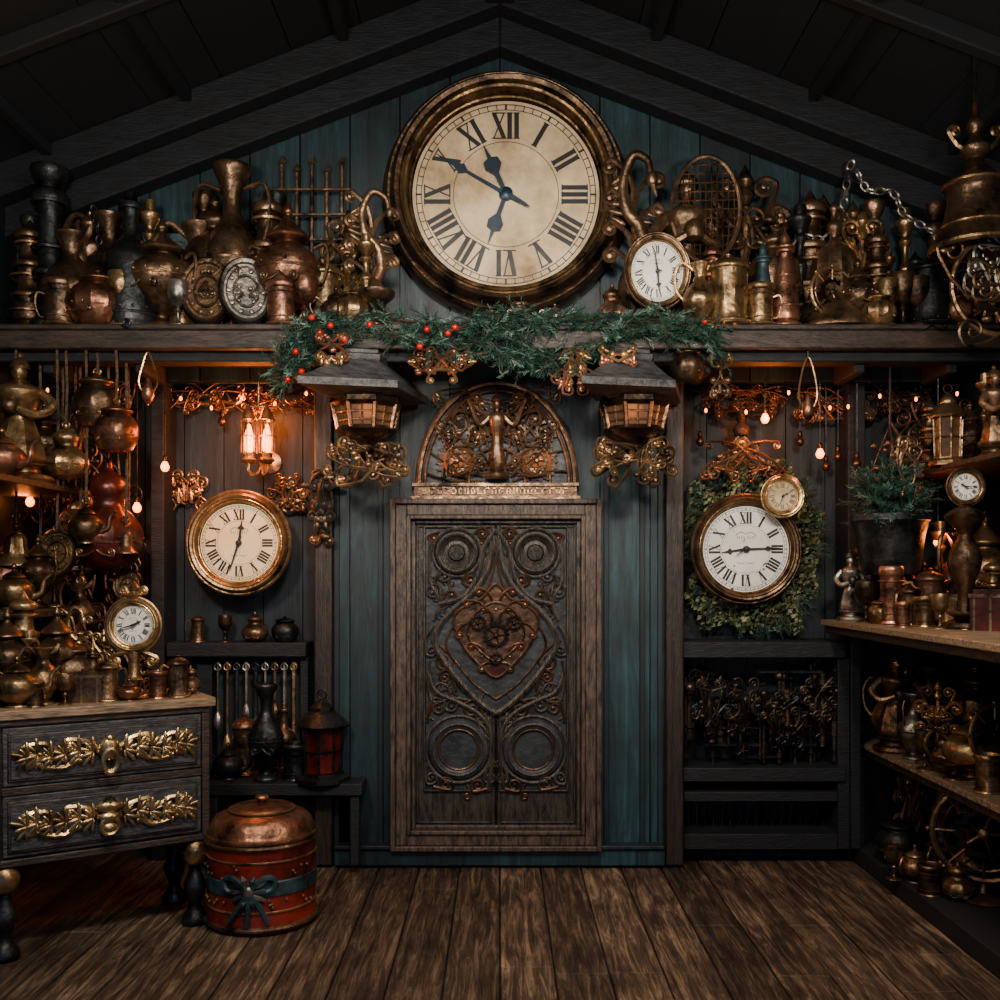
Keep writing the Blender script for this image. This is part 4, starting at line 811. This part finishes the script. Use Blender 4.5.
# ------------------------------------------------------------ chest of drawers
th=math.radians(33); HT=1.13
corner=Vector((X(212,-1.0),-1.0,0))
W_=.99; DP=.5
mb=MB()
mb.box(-W_-.02,.015,-.02,DP,HT-.045,HT,TAN)
mb.box(-W_+.03,-.02,.02,DP-.02,.44,HT-.045,GREYW)
mb.box(-W_+.0,-.01,-.005,.03,HT-.075,HT-.045,WOOD); mb.box(-W_+.0,-.01,.0,DP,.42,.455,WOOD)
mb.box(-W_+.0,-W_+.04,.0,.04,.44,HT-.05,WOOD); mb.box(-.05,-.01,.0,.04,.44,HT-.05,WOOD)
mb.box(-W_+.04,-.05,.0,.03,.742,.782,WOOD)
for z0,z1 in ((.785,1.05),(.465,.74)):
    mb.box(-W_+.045,-.055,-.005,.03,z0,z1,GREYW); mb.box(-W_+.065,-.075,-.014,.0,z0+.02,z1-.02,WOOD)
    mb.box(-W_+.075,-.085,-.018,.0,z0+.03,z1-.03,GREYW)
for lx in (-W_+.06,-.07):
    for ly in (.05,DP-.07):
        mb.lathe([(0,.0),(.06,0),(.065,.03),(.04,.07),(.03,.1),(.05,.16),(.055,.2),(.03,.26),(.025,.3)],IRON,T(lx,ly,0),16,smooth=2)
        mb.lathe([(.02,.29),(.05,.31),(.068,.36),(.05,.41),(.03,.425),(.05,.44)],BRASS,T(lx,ly,0),20,smooth=2)
chest=mb.build('chest_of_drawers',corner,(0,0,th),bevel=.006)
mb=MB(); rh=random.Random(12)
for zc_ in (.915,.605):
    t=T(-W_*.5,-.022,zc_)@FACE; top=zc_>.8
    if top:
        mb.sph(1,GOLD,t@T(0,.01,.015)@SC(.05,.06,.03),16,9); mb.torus(.04,.013,GOLD,t@T(0,-.045,.035)@SC(.8,1.35,1),24,7); mb.sph(.022,GOLD,t@T(0,.06,.02),8,6)
    else:
        for k in range(3): mb.sph(1,GOLD,t@T(0,.05-.05*k,.015)@SC(.065-.012*k,.03,.03),14,8)
        mb.torus(.04,.01,GOLD,t@T(0,-.04,.03),20,6); mb.gear(.03,GOLD,t@T(0,.07,.01),9,.02)
    for sd in (-1,1):
        base=0 if sd>0 else 180
        mb.scroll((sd*.04,0),(sd*.17,.035),.03,-sd,.013,GOLD,t,.25); mb.scroll((sd*.12,-.01),(sd*.27,-.02),.032,sd,.013,GOLD,t,.3); mb.scroll((sd*.22,.01),(sd*.35,.025),.028,-sd,.012,GOLD,t,.3)
        for j,(ox,oy) in enumerate(((.07,.0),(.13,.01),(.19,.0),(.25,-.005),(.31,.01),(.35,0))):
            for k in range(6):
                a=base+sd*(-85+34*k); mb.petal(sd*ox,oy,a,.058+.016*(k%2)+.008*rh.random(),.008+.004*rh.random(),GOLD,t,.01+.006*(k%3))
        mb.sph(1,GOLD,t@T(sd*.34,-.01,.0)@SC(.035,.045,.02),12,7)
        for k in range(12): mb.sph(.010,GOLD,t@T(sd*(.05+.026*k),.035*math.sin(k*1.7),.014),6,4)
o=mb.build('drawer_pulls',(0,0,0)); o.parent=chest
def desk(kind,px,back,hpx,m,w=1,m2=None,rz=0,name=None):
    u=Vector((-math.cos(th),-math.sin(th),0)); n=Vector((-math.sin(th),math.cos(th),0)); best=None
    for i in range(0,100):
        p=corner+u*(i*.01)+n*back; q=500+p.x/S(p.y)
        if best is None or abs(q-px)<best[0]: best=(abs(q-px),p)
    p=best[1]
    if kind is None: return p
    h=hpx*S(p.y)
    mb=ware(kind,h,m,w,m2)
    return mb.build(name or PRE.get(m,'')+NM[kind],(p.x,p.y,HT),(0,0,math.radians(rz)))
for a in [('teapot',16,.12,52,BRASS,.9,BRONZE,20),('urn',8,.3,95,BRONZE,1,BRASS,0),('candlestick',30,.26,72,BRASS,1,BRASS,0),('urn',58,.3,95,BRONZE,.9,BRASS,0),('jug',44,.16,60,BRASS,1,BRONZE,20),('box',82,.14,34,RUST,1.1,BRASS,10),('swirl',104,.3,70,BRASS,1,BRONZE,0),
   ('tankard',108,.14,42,BRASS,1,BRONZE,0),('teapot',130,.08,22,COPPER,1.1,BRASS,0),('mug',158,.1,26,COPPER,1,BRASS,0),('tankard',178,.1,42,BRONZE,.9,BRASS,40),('pot',72,.3,60,BRONZE,.9,BRASS,0),('goblet',66,.08,30,BRASS,1,BRASS,0),('mug',34,.08,24,BRONZE,1,BRASS,0),('cone',92,.22,58,BRASS,1,BRASS,0),('tower',24,.36,110,BRASS,.9,BRASS,0),('gourd',190,.2,28,BRONZE,.9,BRASS,0),('horn',74,.4,95,BRASS,1,BRONZE,0)]:
    desk(*a)
p=desk(None,133,.2,0,None); s=S(p.y); zc_=Z(625,p.y)
mb=clock_mb(29*s,.66,BRASS,WHITE,[(60,.5,.1,0),(255,.7,.07,1)],INK,inner=GOLD,bold=1.25); dz=zc_-HT; mb.M=T(0,0,-dz)
mb.lathe([(0,0),(.1,0),(.1,.015),(.06,.03),(.03,.05),(.045,.09),(.025,.12),(.03,dz-28*s+.02),(0,dz-28*s+.02)],BRASS,None,20,smooth=2)
for sd in (-1,1): mb.scroll((0,dz-28*s),(sd*.09,dz-28*s-.04),.03,-sd,.012,BRASS,FACE); mb.scroll((sd*.02,dz+28*s),(sd*.05,dz+28*s+.03),.02,-sd,.01,BRASS,FACE)
mb.lathe([(.03,0),(.04,.02),(.02,.04),(.03,.06),(0,.09)],BRASS,T(0,0,dz+28*s-.01),12,smooth=2)
mb.build('pedestal_clock',(p.x,p.y,zc_))
# ------------------------------------------------------------ red copper-lidded drum
mb=MB(); r=.268
mb.lathe([(0,0),(r*.97,0),(r,.015),(r*1.02,.03),(r*1.0,.045),(r*1.0,.2),(r*1.0,.4),(r*1.02,.415),(r*1.0,.43),(r*.97,.435)],REDM,None,56)
for z in (.03,.42): mb.torus(r*1.015,.013,BRONZE,T(0,0,z),56,8)
for z in (.11,.35): mb.torus(r*1.0,.006,BRASS,T(0,0,z),56,6)
mb.lathe([(r*.98,.43),(r*1.04,.437),(r*1.04,.452),(r*1.0,.46),(r*.95,.49),(r*.85,.53),(r*.66,.55),(r*.6,.553),(r*.58,.57),(r*.5,.575),(r*.3,.582),(.03,.586),(.02,.595),(.035,.608),(.03,.622),(0,.627)],COPPER,None,56,smooth=2)
mb.torus(r*.6,.007,BRASS,T(0,0,.56),40,6)
mb.lathe([(r*1.005,.185),(r*1.022,.19),(r*1.022,.255),(r*1.005,.26)],TEALM,None,56)
def onrim(u,v): a=-pi/2+u/r; return (r*1.045*math.cos(a),r*1.045*math.sin(a),v)
for pts in ([(0,.22),(.07,.28),(.12,.27),(.1,.22),(0,.22)],[(0,.22),(-.07,.28),(-.12,.27),(-.1,.22),(0,.22)],[(0,.22),(.05,.15),(.09,.06)],[(0,.22),(-.04,.15),(-.1,.07)],[(0,.22),(.0,.14),(-.01,.05)]):
    P=crm([onrim(*q) for q in pts],5); mb.tube(P,[.017-.006*i/len(P) for i in range(len(P))],TEALM,None,6)
for a in range(0,360,36):
    u0=.03*math.cos(math.radians(a)); v0=.22+.03*math.sin(math.radians(a)); u1=.1*math.cos(math.radians(a)); v1=.22+.08*math.sin(math.radians(a)); mb.tube([onrim(u0,v0),onrim((u0+u1)/2,(v0+v1)/2),onrim(u1,v1)],[.008,.016,.003],PEWTER if a%72 else TEALM,None,6)
mb.sph(.03,PEWTER,T(*onrim(0,.22))@SC(1,.7,1),12,8)
for i in range(30):
    u=random.uniform(-.38,.38);v=random.choice((random.uniform(.13,.18),random.uniform(.27,.34))); q=onrim(u*.9,v); mb.sph(.008,BRASS,T(q[0]*.985,q[1]*.985,q[2]),6,4)
mb.build('copper_lidded_drum',(X(262,-.93),-.93,0))
# ------------------------------------------------------------ right cabinet
mb=MB()
mb.box(1.95,2.9,-2.5,.08,1.435,1.47,TAN); mb.box(1.97,2.9,-2.5,.08,1.39,1.435,WOOD)
mb.box(2.2,2.9,-2.2,.3,.685,.72,TAN); mb.box(2.22,2.9,-2.2,.3,.64,.685,WOOD)
mb.box(2.15,2.9,-2.0,.3,.0,.1,BEAM)
mb.box(2.36,2.9,-1.7,.3,2.30,2.33,WOOD)
mb.box(2.1,2.16,-.02,.04,.1,1.4,BEAM); mb.box(2.5,2.56,-1.9,-1.84,.1,1.4,BEAM)
mb.box(2.16,2.9,.28,.34,.1,1.4,NAVY)
mb.build('shelving_unit',bevel=.006)
def shelf(lst,z):
    for k,px,y,h,m,w in lst: put(k,px,y,z,h,m,w,random.choice((BRASS,BRONZE,BRONZE,IRON)),random.uniform(-40,40))
shelf([('statuette',850,-.1,72,PEWTER,1),('mug',891,-.5,55,COPPER,.6),('tankard',910,-.6,42,BRONZE,.9),('tankard',930,-.45,56,RUST,.9),('box',948,-.75,36,RUST,1),('mug',972,-.8,38,MAROON,.8),('tower',992,-.9,70,BRASS,.9),('box',990,-1.15,46,MAROON,.8),('bottle',900,-.15,70,BRONZE,.9),('candlestick',940,-.2,100,BRASS,.9),('goblet',866,-.3,40,BRONZE,1),('jug',960,-.3,95,BRONZE,.9),('mug',924,-.75,28,BRASS,1.1),('gourd',874,-.1,56,IRON,1),('urn',985,-.5,115,BRASS,.8),('dish',965,-1.05,18,BRASS,1),('candlestick',912,-.2,80,BRONZE,.9),('goblet',940,-.98,34,BRASS,.9),('pot',880,-.48,26,BRASS,.9),('tower',862,-.05,80,BRONZE,.8),('mug',903,-.85,24,COPPER,.9),('teapot',925,.0,60,BRONZE,.8)],1.47)
shelf([('lantern',948,-.6,82,BRASS,.8),('candlestick',985,-.7,90,BRASS,.9),('urn',970,-.4,70,BRONZE,.9),('statuette',994,-.9,95,BRONZE,.9),('tower',930,.1,80,BRONZE,.9)],2.33)
shelf([('statuette',896,-.2,104,BRONZE,1.2),('vase',914,-.45,66,PEWTER,1),('swirl',938,-.6,84,BRASS,1.2),('teapot',972,-.9,62,BRASS,1),('pot',950,-.3,66,IRON,.9),('wheel',994,-1.0,80,BRASS,.9),('goblet',925,-.75,38,BRONZE,1),('samovar',975,-.4,95,BRONZE,.9),('dish',955,-1.0,18,COPPER,1.2),('mug',988,-1.3,36,BRASS,1),('jug',930,-.15,88,BRONZE,1),('gourd',944,-.85,40,BRONZE,.9),('jug',890,-.0,70,BRASS,.9)],.72)
shelf([('candlestick',942,-.5,122,BRONZE,1.4),('pot',898,-.3,46,IRON,.9),('teapot',915,-.65,38,BRONZE,.9),('wheel',984,-.95,118,BRONZE,1),('urn',962,-.25,105,BRONZE,.9),('jug',972,-.8,66,BRONZE,1),('swirl',908,-.15,90,BRONZE,1),('goblet',894,-.6,34,BRASS,1),('gourd',958,-.95,38,BRASS,1),('mug',930,-.85,28,BRONZE,1.2)],.1)
y=-1.0; s=S(y); zc_=Z(487,y)
mb=clock_mb(20*s,.66,BRONZE,WHITE,[(300,.5,.1,0),(90,.7,.07,1)],INK,inner=BRASS,bold=1.25); dz=zc_-1.47; mb.M=T(0,0,-dz)
mb.lathe([(r_*1.0,z_*(dz-.08)) for r_,z_ in [(0,0),(.1,0),(.1,.05),(.04,.1),(.035,.3),(.06,.42),(.08,.55),(.06,.66),(.03,.75),(.06,.82),(.1,.9),(.03,.97),(0,1)]],BRONZE,None,24,smooth=2)
mb.build('column_clock',(X(965,y),y,zc_))
y=-1.15; s=S(y); mb=MB()
mb.lathe([(r_*s,z_*s) for r_,z_ in [(42,0),(44,3),(40,12),(32,26),(27,44),(26,60),(29,64),(29,68),(20,76),(12,84),(8,92),(13,98),(14,104),(8,110),(5,118),(8,124),(8,130),(4,136),(3,150),(0,152)]],BRONZE,None,40,smooth=2)
mb.torus(42*s,.012,BRASS,T(0,0,.02),40,6); mb.torus(30*s,.01,BRASS,T(0,0,66*s),36,6); mb.torus(34*s,.007,BRASS,T(0,0,24*s),36,6)
for sd in (-1,1): mb.scroll((sd*.03,100*s),(sd*.1,120*s),.03,sd,.012,BRASS,FACE)
mb.tube([(0,0,150*s),(0,0,roofz(X(975,y))-Z(252,y)-.06)],.01,IRON); mb.sph(.04,IRON,T(0,0,-.02),10,6); mb.tube([(0,0,0),(0,0,.2)],.01,IRON)
mb.build('hanging_bell',(X(975,y),y,Z(252,y)))
y=-1.2; s=S(y); mb=MB(); mb.torus(50*s,.014,BRASS,FACE,40,8); mb.gear(40*s,BRONZE,FACE@T(0,0,.01),18,.03,6); mb.cluster(110*s,120*s,12,BRONZE,FACE@T(0,0,.02),.009,random.Random(55),True,PEWTER)
mb.tube([(0,0,50*s),(0,0,1.3)],.008,IRON)
mb.build('hanging_gear_wheel',(X(1002,y),y,Z(285,y)))
# ------------------------------------------------------------ lights & world
light('key_spot','SPOT',(0,-4.6,3.9),560,(255,244,230),.3,(0,0,2.45),spot=54)  # unseen key light, added to brighten the back wall
light('center_fill','AREA',(0,-3.0,4.0),44,(255,240,222),.6,(0,0,1.4))  # added overhead fill, no fixture hangs here
light('left_fill','AREA',(-1.5,-3.2,3.2),60,(255,234,210),.3,(-2.3,-.3,1.9))  # unseen fill added for the left-hand clutter
light('right_fill','AREA',(1.5,-3.2,3.2),60,(255,234,210),.3,(2.4,-.3,1.7))  # added fill so the right-hand metals catch highlights
light('floor_spot','SPOT',(-.1,-2.0,4.2),210,(255,230,200),.3,(-.1,-1.3,0),spot=42)  # unseen overhead spot put in to warm the floor
light('cabinet_fill','POINT',(1.3,-2.7,1.05),15,(255,205,160),.06)  # invented point fill that lifts the right shelves
light('chest_fill','POINT',(-1.0,-2.7,1.5),11,(255,222,190),.06)  # added point fill for the chest; no lamp stands here
w=bpy.data.worlds.new('world'); bpy.context.scene.world=w; w.use_nodes=True
w.node_tree.nodes['Background'].inputs[0].default_value=lin((50,120,175)); w.node_tree.nodes['Background'].inputs[1].default_value=.85
c=bpy.data.cameras.new('camera'); c.lens=36; c.sensor_width=36; c.shift_y=.075; c.clip_start=.05
o=bpy.data.objects.new('camera',c); bpy.context.scene.collection.objects.link(o); o.location=(0,-6,EYE); o.rotation_euler=(pi/2,0,0)
bpy.context.scene.camera=o
print('verts',sum(len(o.data.vertices) for o in bpy.data.objects if o.type=='MESH'))
